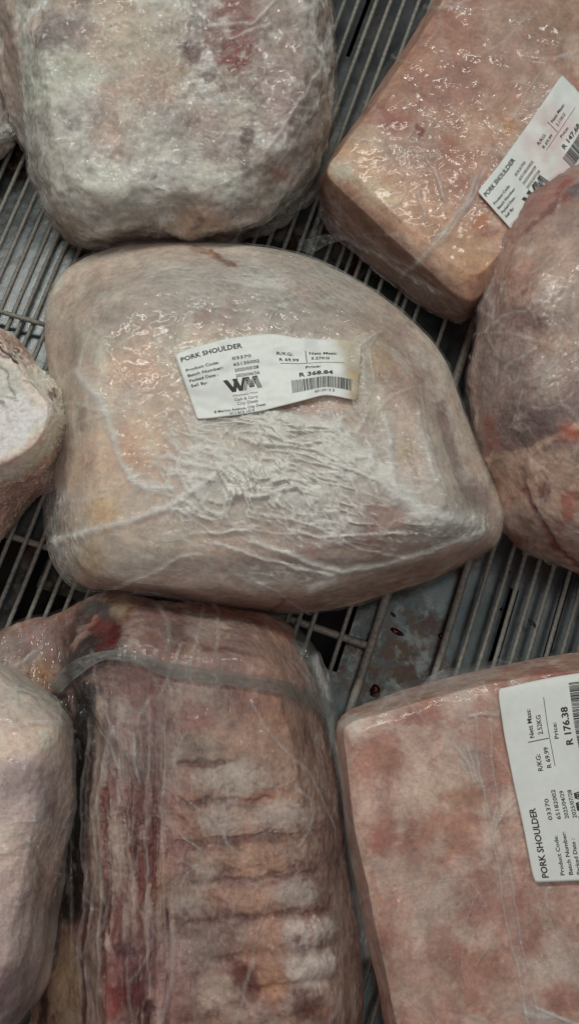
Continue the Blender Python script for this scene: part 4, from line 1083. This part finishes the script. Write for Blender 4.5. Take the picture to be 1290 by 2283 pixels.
def ribs():
    out = []; rq = random.Random(5)
    rows = [(1650, .5), (1742, .8), (1830, .8), (1916, .8), (2002, .8), (2086, .9), (2170, .95), (2252, .8)]
    for y_, a_ in rows:
        sl = -.02 - (y_ - 1650) * .00022
        xm = 520 + (y_ - 1700) * .22
        lo, hi = (450, 640) if y_ < 1800 else (455 + (y_ - 1800) * .3, 705 + (y_ - 1800) * .09)
        f = lambda x: y_ + (x - 550) * sl
        out.append(('l', [(lo, f(lo)), (hi, f(hi))], 22, (150, 145, 138), a_ * rq.uniform(.45, .85), rq.uniform(.3, .9)))
        out.append(('e', xm, f(xm), 56, 30, 0, (158, 130, 110), .6))
        if y_ > 2040:
            out.append(('l', [(650, f(650)), (725, f(725))], 25, (172, 172, 164), .85, .6))
    for y_, lo, hi in [(1700, 400, 520), (1790, 410, 600), (1872, 395, 700), (1960, 430, 710), (2046, 420, 725), (2130, 470, 745), (2212, 560, 750)]:
        sl = -.02 - (y_ - 1650) * .00022
        f = lambda x: y_ + (x - 550) * sl
        n_ = 8
        out.append(('l', [(lo + (hi - lo) * t_ / n_, f(lo + (hi - lo) * t_ / n_) + 4 * math.sin(t_ * 2.3 + y_)) for t_ in range(n_ + 1)], rq.uniform(7, 12), (100, 66, 58), rq.uniform(.45, .85), rq.uniform(-1.6, -.7)))
    rr_ = random.Random(12)
    for k_ in range(80):
        x_ = rr_.choice([226, 232, 240, 262, 276, 300, 318, 338, 350, 372]) + rr_.uniform(-7, 7)
        y_ = rr_.uniform(1540, 2200); l_ = rr_.uniform(60, 240)
        c_ = rr_.choice([(96, 42, 40), (110, 56, 52), (84, 40, 40), (120, 74, 66)])
        out.append(('l', [(x_, y_), (x_ + rr_.uniform(-5, 5), y_ + l_ / 2), (x_ + rr_.uniform(-8, 8), y_ + l_)], rr_.uniform(2.5, 6.5), c_, rr_.uniform(.6, 1.0), -.7))
    for k_ in range(14):
        x_ = rr_.uniform(215, 400); y_ = rr_.uniform(1540, 2150); l_ = rr_.uniform(80, 260)
        out.append(('l', [(x_, y_), (x_ + rr_.uniform(-5, 5), y_ + l_)], rr_.uniform(5, 11), rr_.choice([(158, 152, 144), (150, 138, 126)]), .7, .5))
    return out


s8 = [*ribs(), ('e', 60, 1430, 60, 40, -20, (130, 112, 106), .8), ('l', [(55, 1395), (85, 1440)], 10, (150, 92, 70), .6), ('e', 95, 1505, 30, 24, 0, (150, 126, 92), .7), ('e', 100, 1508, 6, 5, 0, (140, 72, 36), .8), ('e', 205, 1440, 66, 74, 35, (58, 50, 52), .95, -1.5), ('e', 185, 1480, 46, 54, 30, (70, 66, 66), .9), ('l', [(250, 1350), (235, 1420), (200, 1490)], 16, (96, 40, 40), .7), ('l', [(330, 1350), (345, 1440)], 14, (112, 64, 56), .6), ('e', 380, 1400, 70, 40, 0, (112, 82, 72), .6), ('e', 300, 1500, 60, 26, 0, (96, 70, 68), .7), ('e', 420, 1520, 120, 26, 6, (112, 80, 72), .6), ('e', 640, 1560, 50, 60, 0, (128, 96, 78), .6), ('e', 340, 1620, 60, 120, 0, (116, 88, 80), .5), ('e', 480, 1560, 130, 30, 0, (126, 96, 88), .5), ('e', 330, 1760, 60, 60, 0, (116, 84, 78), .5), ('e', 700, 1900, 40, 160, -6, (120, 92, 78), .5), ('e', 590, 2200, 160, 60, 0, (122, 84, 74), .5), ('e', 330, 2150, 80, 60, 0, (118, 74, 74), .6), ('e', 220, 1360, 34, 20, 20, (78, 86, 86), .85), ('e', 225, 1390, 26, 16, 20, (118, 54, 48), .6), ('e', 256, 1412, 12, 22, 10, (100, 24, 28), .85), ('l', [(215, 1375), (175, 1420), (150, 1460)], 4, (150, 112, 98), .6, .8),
      ('e', 275, 1350, 26, 26, 0, (140, 128, 100), .7), ('e', 288, 1358, 8, 10, 0, (112, 78, 44), .7), ('e', 330, 1380, 30, 50, 0, (126, 94, 84), .7), ('e', 330, 1400, 16, 20, 0, (104, 56, 50), .6), ('e', 390, 1420, 24, 34, 0, (100, 64, 54), .7), ('e', 460, 1395, 40, 30, 0, (140, 130, 120), .7), ('l', [(440, 1438), (520, 1452), (600, 1465)], 8, (104, 58, 50), .75, -.6), ('l', [(440, 1352), (560, 1372), (640, 1415)], 11, (132, 76, 58), .75), ('e', 620, 1480, 60, 80, 10, (150, 118, 98), .7), ('e', 500, 1490, 60, 26, 0, (140, 106, 96), .5),
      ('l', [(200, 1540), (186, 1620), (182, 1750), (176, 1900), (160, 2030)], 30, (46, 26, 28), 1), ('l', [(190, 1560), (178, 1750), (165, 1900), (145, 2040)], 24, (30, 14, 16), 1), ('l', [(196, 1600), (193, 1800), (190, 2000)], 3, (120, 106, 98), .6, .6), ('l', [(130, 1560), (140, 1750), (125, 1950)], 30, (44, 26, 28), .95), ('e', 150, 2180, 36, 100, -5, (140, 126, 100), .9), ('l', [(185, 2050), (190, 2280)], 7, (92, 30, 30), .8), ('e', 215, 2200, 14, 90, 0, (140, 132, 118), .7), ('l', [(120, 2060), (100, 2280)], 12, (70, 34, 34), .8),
      ('l', [(222, 1560), (215, 1800), (212, 2000)], 12, (150, 140, 124), .7), ('l', [(238, 1560), (232, 1620)], 8, (108, 56, 54), .7), ('l', [(232, 1760), (226, 1860), (228, 1960)], 7, (124, 60, 54), .8), ('l', [(280, 1560), (282, 1750)], 12, (142, 130, 124), .6), ('e', 310, 1540, 40, 40, 0, (124, 88, 82), .6), ('l', [(338, 1530), (340, 1740)], 5, (124, 66, 56), .8, -.8), ('l', [(365, 1560), (350, 1640)], 8, (112, 90, 86), .5), ('l', [(272, 1780), (268, 1860)], 5, (120, 56, 60), .6), ('l', [(318, 1840), (320, 2000)], 6, (120, 74, 64), .8, -.8),
      ('e', 440, 1560, 60, 50, 0, (144, 136, 126), .7), ('e', 440, 1600, 40, 30, 0, (138, 88, 84), .4), ('e', 570, 1580, 16, 24, 0, (118, 62, 62), .7), ('e', 545, 1620, 20, 12, 0, (122, 68, 66), .6), ('e', 610, 1640, 60, 80, 0, (156, 124, 98), .6), ('e', 540, 1660, 50, 60, 0, (148, 128, 112), .6), ('e', 430, 1670, 70, 40, 0, (130, 124, 112), .7), ('e', 520, 1740, 60, 50, 0, (154, 154, 144), .9), ('l', [(400, 1700), (460, 1710), (500, 1700)], 6, (112, 74, 68), .6, -.8), ('e', 660, 1750, 60, 90, 0, (150, 132, 114), .7), ('e', 600, 1780, 60, 14, 0, (152, 108, 84), .7), 
      ('e', 500, 1835, 50, 28, 0, (150, 148, 138), .7), ('e', 620, 1820, 60, 36, 0, (152, 150, 140), .7), ('e', 560, 1920, 90, 26, 0, (158, 132, 108), .5, .8), ('e', 540, 2005, 80, 30, 0, (158, 130, 108), .5, .8), ('e', 660, 1990, 50, 30, 0, (150, 148, 140), .7), ('e', 400, 1990, 40, 40, 0, (146, 136, 124), .6), ('e', 420, 2020, 20, 16, 0, (138, 134, 128), .7),
      ('e', 680, 2085, 58, 32, -10, (166, 164, 156), 1, 1.0), ('l', [(640, 2090), (715, 2072)], 20, (162, 160, 152), .8), ('e', 660, 2090, 8, 14, 0, (112, 70, 64), .7), ('e', 700, 2172, 58, 36, -6, (168, 168, 160), 1, 1.2), ('l', [(665, 2178), (738, 2160)], 20, (164, 162, 154), .8), ('e', 600, 2100, 34, 60, 0, (158, 126, 102), .55), ('e', 610, 2190, 34, 40, 0, (170, 136, 108), .65), ('e', 560, 2130, 30, 30, 0, (150, 120, 98), .6), ('e', 545, 2190, 30, 50, 0, (112, 70, 60), .85, -.8), ('e', 480, 2210, 40, 40, 0, (156, 146, 134), .9, .8), ('e', 550, 2265, 44, 26, 0, (156, 142, 130), .9, .8),
      ('e', 690, 2240, 34, 40, 0, (110, 66, 54), .8), ('e', 740, 2240, 30, 60, 0, (150, 120, 106), .7), ('e', 770, 2100, 24, 120, -5, (148, 112, 88), .7), ('e', 730, 1900, 30, 90, -8, (128, 110, 102), .6), ('e', 250, 2200, 24, 70, 0, (128, 44, 42), .85, -.5), ('e', 300, 2190, 34, 60, 10, (104, 52, 56), .8), ('e', 335, 2250, 16, 12, 0, (72, 22, 34), .9), ('e', 290, 2220, 26, 20, 20, (110, 40, 42), .6), ('e', 280, 2120, 26, 14, 0, (84, 52, 58), .7), ('e', 240, 2260, 20, 30, 0, (140, 58, 44), .6), ('e', 420, 2120, 60, 50, 0, (146, 142, 134), .6), ('e', 380, 2200, 40, 80, 0, (142, 116, 110), .6),
      ('e', 260, 1900, 34, 100, 0, (150, 146, 136), .6), ('e', 390, 1850, 40, 90, 0, (142, 112, 104), .5), ('e', 360, 1960, 16, 60, 0, (140, 110, 84), .6), ('l', [(700, 1500), (740, 1640)], 14, (120, 108, 100), .6)]
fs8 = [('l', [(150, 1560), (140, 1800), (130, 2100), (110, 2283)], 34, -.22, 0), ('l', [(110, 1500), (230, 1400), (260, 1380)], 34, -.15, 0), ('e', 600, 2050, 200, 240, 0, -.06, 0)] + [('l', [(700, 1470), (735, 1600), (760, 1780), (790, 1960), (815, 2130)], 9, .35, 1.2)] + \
      [('l', [(x0, 1540 + 30 * k), (x0 + 7 - 3 * k, 1650), (x1, 1800), (x1 + 5, 1960), (x2 - 6, 2110), (x2, 2283 - 60 * (k % 3))], 2.8, .24, 1.2) for k, (x0, x1, x2) in enumerate([(238, 226, 232), (335, 326, 338), (372, 362, 378), (228, 214, 204), (206, 190, 188), (186, 165, 172)])] + \
      [('l', [(400, 1440), (380, 1500), (355, 1560)], 2.5, .3, .8), ('l', [(560, 1560), (600, 1640), (680, 1720), (740, 1850)], 3, .28, .8), ('l', [(560, 2140), (540, 2230), (520, 2283)], 3, .4, .8), ('l', [(600, 1990), (560, 2130)], 2.5, .25, .6), ('l', [(100, 1440), (60, 1470), (20, 1500)], 4, .35, 1.), ('e', 60, 1440, 60, 40, -20, .2, 1.), ('e', 480, 1450, 180, 60, 5, .12, .6), ('e', 670, 1520, 40, 80, 0, .2, .6),
       ('e', 760, 2100, 40, 130, 0, .22, .6), ('e', 300, 1650, 90, 120, 0, .14, .6), ('l', [(400, 1852), (415, 1868), (450, 1895)], 2.5, .4, 1.), ('l', [(405, 1912), (440, 1930), (460, 1946)], 2.5, .3, .8)]
f8 = [(a + (14 if a > 650 and b > 1400 else 0), b - (8 if 660 < a < 720 else 0), c) for a, b, c in o8]
o8 = [(a - (10 if a > 650 and b > 1400 else 0), b, c) for a, b, c in o8]
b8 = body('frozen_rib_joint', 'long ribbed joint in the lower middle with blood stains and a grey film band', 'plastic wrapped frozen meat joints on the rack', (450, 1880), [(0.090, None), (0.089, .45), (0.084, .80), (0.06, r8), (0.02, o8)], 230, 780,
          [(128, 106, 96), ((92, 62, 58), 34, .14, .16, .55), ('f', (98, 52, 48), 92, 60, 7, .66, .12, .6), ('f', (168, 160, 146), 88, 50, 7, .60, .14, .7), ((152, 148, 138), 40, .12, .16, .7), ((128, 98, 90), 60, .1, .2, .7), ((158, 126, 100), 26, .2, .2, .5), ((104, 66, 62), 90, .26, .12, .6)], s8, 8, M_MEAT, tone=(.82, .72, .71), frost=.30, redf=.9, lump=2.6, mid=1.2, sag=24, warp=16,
          film=dict(mat=F_LONG, haze=.02, ridge_haze=.05, wrinkle=.5, nr=180, na=560, strokes=fs8, levels=[(0.090, None), (0.089, .45), (0.084, .80), (0.06, r8), (0.02, f8)], offset=1.6, cang=88, cspread=14, creases=46))

# lower right block
o9 = [(770, 1590, .018), (850, 1556, .016), (930, 1530, .014), (1010, 1508, .014), (1090, 1490, .014), (1160, 1474, .014), (1230, 1462, .014), (1310, 1455, .014), (1450, 1450, .014), (1560, 1600, .02), (1560, 2300, .03), (1500, 2450, .03), (1000, 2520, .03), (890, 2430, .03), (858, 2290, .032), (835, 2180, .034), (815, 2090, .034), (795, 1990, .034), (775, 1880, .034), (762, 1780, .034), (752, 1690, .034), (750, 1630, .03)]
r9 = [(775, 1618, .056), (850, 1590, .058), (930, 1566, .058), (1010, 1545, .058), (1100, 1522, .058), (1240, 1500, .058), (1330, 1492, .058), (1440, 1500, .058), (1520, 1640, .058), (1520, 2280, .058), (1460, 2400, .058), (1020, 2460, .058), (925, 2400, .058), (882, 2270, .058), (860, 2170, .058), (838, 2070, .058), (818, 1970, .058), (795, 1870, .058), (780, 1770, .058), (770, 1690, .057), (766, 1640, .056)]
s9 = [('e', 785, 1620, 34, 24, 0, (178, 162, 154), .9, .4), ('l', [(765, 1640), (775, 1760), (800, 1900), (830, 2060), (860, 2200)], 14, (160, 136, 126), .7), ('e', 850, 1600, 40, 24, 0, (172, 152, 142), .8), ('e', 840, 1690, 50, 60, 0, (156, 108, 92), .8), ('e', 930, 1650, 26, 40, 0, (166, 142, 130), .6), ('e', 950, 1590, 60, 30, -10, (158, 110, 96), .8), ('e', 1010, 1580, 24, 22, 0, (168, 146, 134), .5), ('e', 950, 1770, 60, 60, 20, (172, 152, 138), .85), ('e', 1010, 1720, 40, 50, 0, (168, 146, 132), .7), ('e', 850, 1830, 30, 40, 0, (148, 100, 88), .5),
      ('e', 850, 1870, 24, 36, -20, (152, 96, 82), .85), ('e', 920, 1880, 20, 60, 0, (152, 100, 86), .7), ('e', 1000, 1860, 50, 50, 0, (158, 112, 92), .7), ('e', 1090, 1700, 40, 90, -10, (158, 112, 96), .7), ('e', 1030, 1780, 40, 24, 0, (160, 114, 88), .7), ('e', 880, 1950, 60, 50, 0, (158, 136, 124), .7), ('e', 1000, 1990, 90, 50, 0, (154, 134, 124), .6), ('e', 1060, 1975, 50, 30, 0, (152, 108, 92), .6), ('e', 1060, 2040, 40, 30, 0, (148, 98, 84), .6), ('e', 870, 2090, 24, 30, 20, (148, 98, 84), .7), ('e', 960, 2060, 60, 40, 0, (154, 136, 126), .6), ('e', 990, 2110, 50, 40, 0, (150, 104, 90), .6), ('e', 1070, 2190, 60, 60, 0, (152, 104, 84), .75), ('e', 1240, 2150, 60, 60, 30, (162, 150, 142), .7), ('e', 1150, 2050, 60, 60, 30, (152, 106, 92), .6), ('e', 1260, 2230, 40, 40, 0, (146, 92, 80), .6), ('e', 1200, 2100, 40, 30, 0, (150, 100, 86), .5), ('e', 930, 2200, 60, 60, 0, (158, 130, 118), .6), ('e', 1250, 2010, 60, 40, 0, (156, 122, 108), .6), ('e', 1150, 2230, 60, 40, 0, (160, 138, 128), .5), ('e', 1230, 1495, 60, 14, -4, (148, 92, 80), .7)]
fs9 = [('l', [(1055, 1600), (1065, 1700), (1085, 1800), (1100, 1900), (1125, 2050), (1160, 2200), (1175, 2300)], 2.8, .34, .8), ('l', [(1090, 1600), (1095, 1700), (1107, 1800), (1125, 1900), (1150, 2050), (1185, 2200), (1205, 2300)], 2.6, .34, .7), ('l', [(1072, 1600), (1080, 1750), (1110, 1900), (1140, 2050), (1180, 2250)], 15, .10, .3),
       ('l', [(1060, 1745), (1040, 1700), (1010, 1660), (1000, 1620)], 3, .4, 1.), ('l', [(1065, 1740), (1050, 1690), (1030, 1640)], 2.5, .4, 1.), ('e', 1045, 1700, 24, 50, -25, .25, .8), ('l', [(1100, 1845), (1120, 1810), (1148, 1780)], 3, .45, 1.2), ('l', [(1095, 1835), (1105, 1800)], 2.5, .4, 1.), ('l', [(1040, 1595), (1090, 1590), (1110, 1592)], 2.5, .45, 1.), ('e', 1070, 1560, 60, 40, 0, .22, .7), ('l', [(860, 1570), (960, 1532), (1100, 1500)], 14, .25, .6), ('e', 1200, 2270, 60, 24, 20, .5, .6), ('l', [(1190, 2240), (1240, 2262), (1290, 2283)], 3, .7, 1.), ('l', [(920, 2235), (950, 2250), (970, 2283)], 2.4, .3, .6), ('e', 990, 1540, 30, 40, 0, .2, .6), ('l', [(1000, 1630), (990, 1680)], 4, .3, .8)]
f9 = [(a - (3 if a < 900 else 0), b - (6 + 8 * math.exp(-((a - 1000) / 130.0) ** 2) if b < 1600 and 820 < a < 1200 else 0), c) for a, b, c in o9]
L9 = [(0.061, None), (0.061, .55), (0.0605, .93), (0.057, r9), (0.02, o9)]
b9 = body('frozen_pork_shoulder', 'flat pink block in the lower right with a clean price label turned sideways', 'plastic wrapped frozen meat joints on the rack', (1130, 1940), L9, 210, 700,
          [(160, 124, 108), ((172, 150, 138), 24, .06, .14, .85), ((174, 158, 148), 58, .06, .12, .6), ((144, 98, 84), 95, .16, .12, .6), ((150, 102, 86), 36, .14, .2, .6), ((172, 156, 146), 90, .25, .15, .4)], s9, 9, M_MEAT, tone=(.86, .84, .82), lump=1.0, mid=.3, sag=26, warp=22, tight=.4, frost=.3,
          film=dict(mat=F_CLEAR, haze=.03, ridge_haze=.04, wrinkle=.3, nr=140, na=480, strokes=fs9, levels=L9[:-1] + [(0.02, f9)]))


def lab9_fn(u, v):
    # u runs upwards in the picture, v to the right
    el = np.array([(1188, 1966), (1166, 1850), (1142, 1740), (1122, 1640), (1107, 1536)], float)
    pt = np.linspace(0, 1, 5)
    ex, ey = np.interp(u, pt, el[:, 0]), np.interp(u, pt, el[:, 1])
    return ex + v * 235, ey + v * (-10 - 24 * u) - 10 * np.sin(v * 2.2) * u


lab9 = label(b9, lab9_fn, plain_paper(9), dict(code='03370', batch='65182002', packed='2025/04/29', sell='2025/07/28', mass='2.52KG', price='176.38', bar='6518200 2'), b9['root'])


# ------------------------------------------------------------------ band, loose film ends, small bits
def ribbon(name, pts, widths, b, mat, off=0.0012, haze=.5, lift=None, seed=0, nrow=9, crumple=0.0006):
    """strip of film along picture points, following what lies below it (or at heights given by lift)"""
    c = catmull_open(pts, 14); w = np.interp(np.linspace(0, 1, len(c)), np.linspace(0, 1, len(widths)), widths)
    t = np.gradient(c, axis=0); t /= np.linalg.norm(t, axis=1)[:, None]; nn = np.stack([-t[:, 1], t[:, 0]], -1)
    s = np.linspace(-1, 1, nrow)
    g = c[:, None] + nn[:, None] * (w[:, None] * s[None])[..., None]
    if lift is None:
        P = cast(b, g[..., 0], g[..., 1], off)
    else:
        z = np.interp(np.linspace(0, 1, len(c)), np.linspace(0, 1, len(lift)), lift)
        P = unproj(g[..., 0].ravel(), g[..., 1].ravel(), np.repeat(z, nrow))
    P = P + (-D) * (crumple * noise(P, 160, seed) + crumple * .6 * noise(P, 420, seed + 1))[:, None]
    k = np.arange(len(c) * nrow).reshape(len(c), nrow)
    q = np.stack([k[:-1, :-1], k[1:, :-1], k[1:, 1:], k[:-1, 1:]], -1).reshape(-1, 4)
    me = mesh_np(name, P - b['c0'], q.ravel(), np.full(len(q), 4))
    hz = haze * (0.45 + 0.7 * ridge(P, 150, seed + 2, 2)) + .45 * np.tile(np.abs(s) > .8, len(c)) * haze
    set_val(me, 'haze', np.clip(hz, 0, 1))
    return link(name, me, mat, b['root'])


ribbon('film_fold', [(836, 742), (806, 768), (800, 810), (812, 850), (802, 900), (830, 930)], [8, 22, 30, 22, 16, 5], b5, F_CRUMP, off=.0030, haze=.42, seed=13, crumple=.0014)
F_BAND = film_material('grey_film_band', 1.0, tint=(0.20, 0.21, 0.20), crinkle=0.7, scale=1.3, rough=0.3, gloss=0.05)
F_TAIL = film_material('twisted_film', 1.0, tint=(0.42, 0.44, 0.42), crinkle=1.0, scale=1.6, rough=0.14, gloss=0.16)
ribbon('plastic_band', [(120, 1535), (170, 1490), (230, 1462), (300, 1466), (370, 1492), (450, 1505), (540, 1516), (620, 1530), (700, 1560), (742, 1592)], [16, 17, 10, 12, 16, 16, 15, 15, 17, 19], b8, F_BAND, off=.0016, haze=.78, seed=3)
ribbon('film_end', [(805, 530), (760, 528), (722, 536), (690, 548), (664, 545)], [16, 9, 11, 16, 12], b3, F_TAIL, haze=.38, lift=[.022, .02, .016, .012, .008], seed=4, crumple=.0022)
ribbon('film_end', [(-40, 318), (0, 296), (24, 288), (44, 268)], [22, 16, 14, 8], b2, F_TAIL, haze=.35, lift=[.03, .03, .03, .03], seed=6, crumple=.002)
ribbon('film_end', [(1010, 668), (1022, 700), (1018, 722)], [26, 20, 8], b3, F_TAIL, haze=.35, lift=[.02, .012, .008], seed=8, crumple=.002)


def blob(name, px, py, z, r, mat, seed, flat=0.5, **props):
    n1_, n2_ = 14, 20
    th = np.linspace(0.02, math.pi - 0.02, n1_); ph = np.linspace(0, 2 * math.pi, n2_, endpoint=False)
    T, Q = np.meshgrid(th, ph, indexing='ij')
    V = np.stack([np.sin(T) * np.cos(Q), np.sin(T) * np.sin(Q), np.cos(T)], -1)
    V = V * (1 + 0.35 * noise(V.reshape(-1, 3) * 0.01, 170, seed).reshape(V.shape[:2]))[..., None]
    V = V * np.array(r) * np.array([1, 1, flat])
    V[..., 2] = np.maximum(V[..., 2], -r[0] * 0.1)
    c = unproj(px, py, z)
    o = link(name, polar_mesh(name, V), mat, None, **props)
    o.location = c
    return o


M_CLOT = paint_material('clotted_blood', (0.05, 0.006, 0.006), 0.22, 0, 0.3, 500, 0.4)
M_CRUMB = paint_material('black_crumb', (0.012, 0.011, 0.011), 0.6, 0, 0.4, 900, 0.4)
blob('blood_clot', 836, 1541, ZF + .001, (.0031, .0040, .0024), M_CLOT, 3, 1.0, label='dark red blood clot on the metal floor beside the lower right block', category='blood clot')
blob('blood_clot', 884, 1408, ZF + .001, (.0042, .0016, .0014), M_CLOT, 5, 1.0, label='small thin red blood clot on the metal floor under the middle joint', category='blood clot').rotation_euler = (0, 0, -.5)
blob('blood_clot', 982, 1418, ZF + .001, (.0017, .0017, .0012), M_CLOT, 7, 1.0, label='tiny round red clot touching the right thick rod', category='blood clot')
blob('dark_crumb', 1184, 1388, .0004, (.0033, .0014, .0012), M_CRUMB, 9, 1.0, label='black seed shaped crumb lying across the right hand wires', category='crumb').rotation_euler = (0, 0, -.9)
blob('dark_crumb', 876, 1370, ZF + .001, (.0020, .0009, .0008), M_CRUMB, 11, 1.0, label='black crumb between the two thick rods', category='crumb').rotation_euler = (0, 0, -.7)
blob('dark_crumb', 1133, 1276, ZF + .001, (.0012, .0012, .0009), M_CRUMB, 13, 1.0, label='small black crumb just under the tall right joint', category='crumb')
blob('dark_crumb', 1117, 1358, ZF + .001, (.0010, .0010, .0007), M_CRUMB, 15, 1.0, label='tiny black crumb left of the seed shaped crumb', category='crumb')
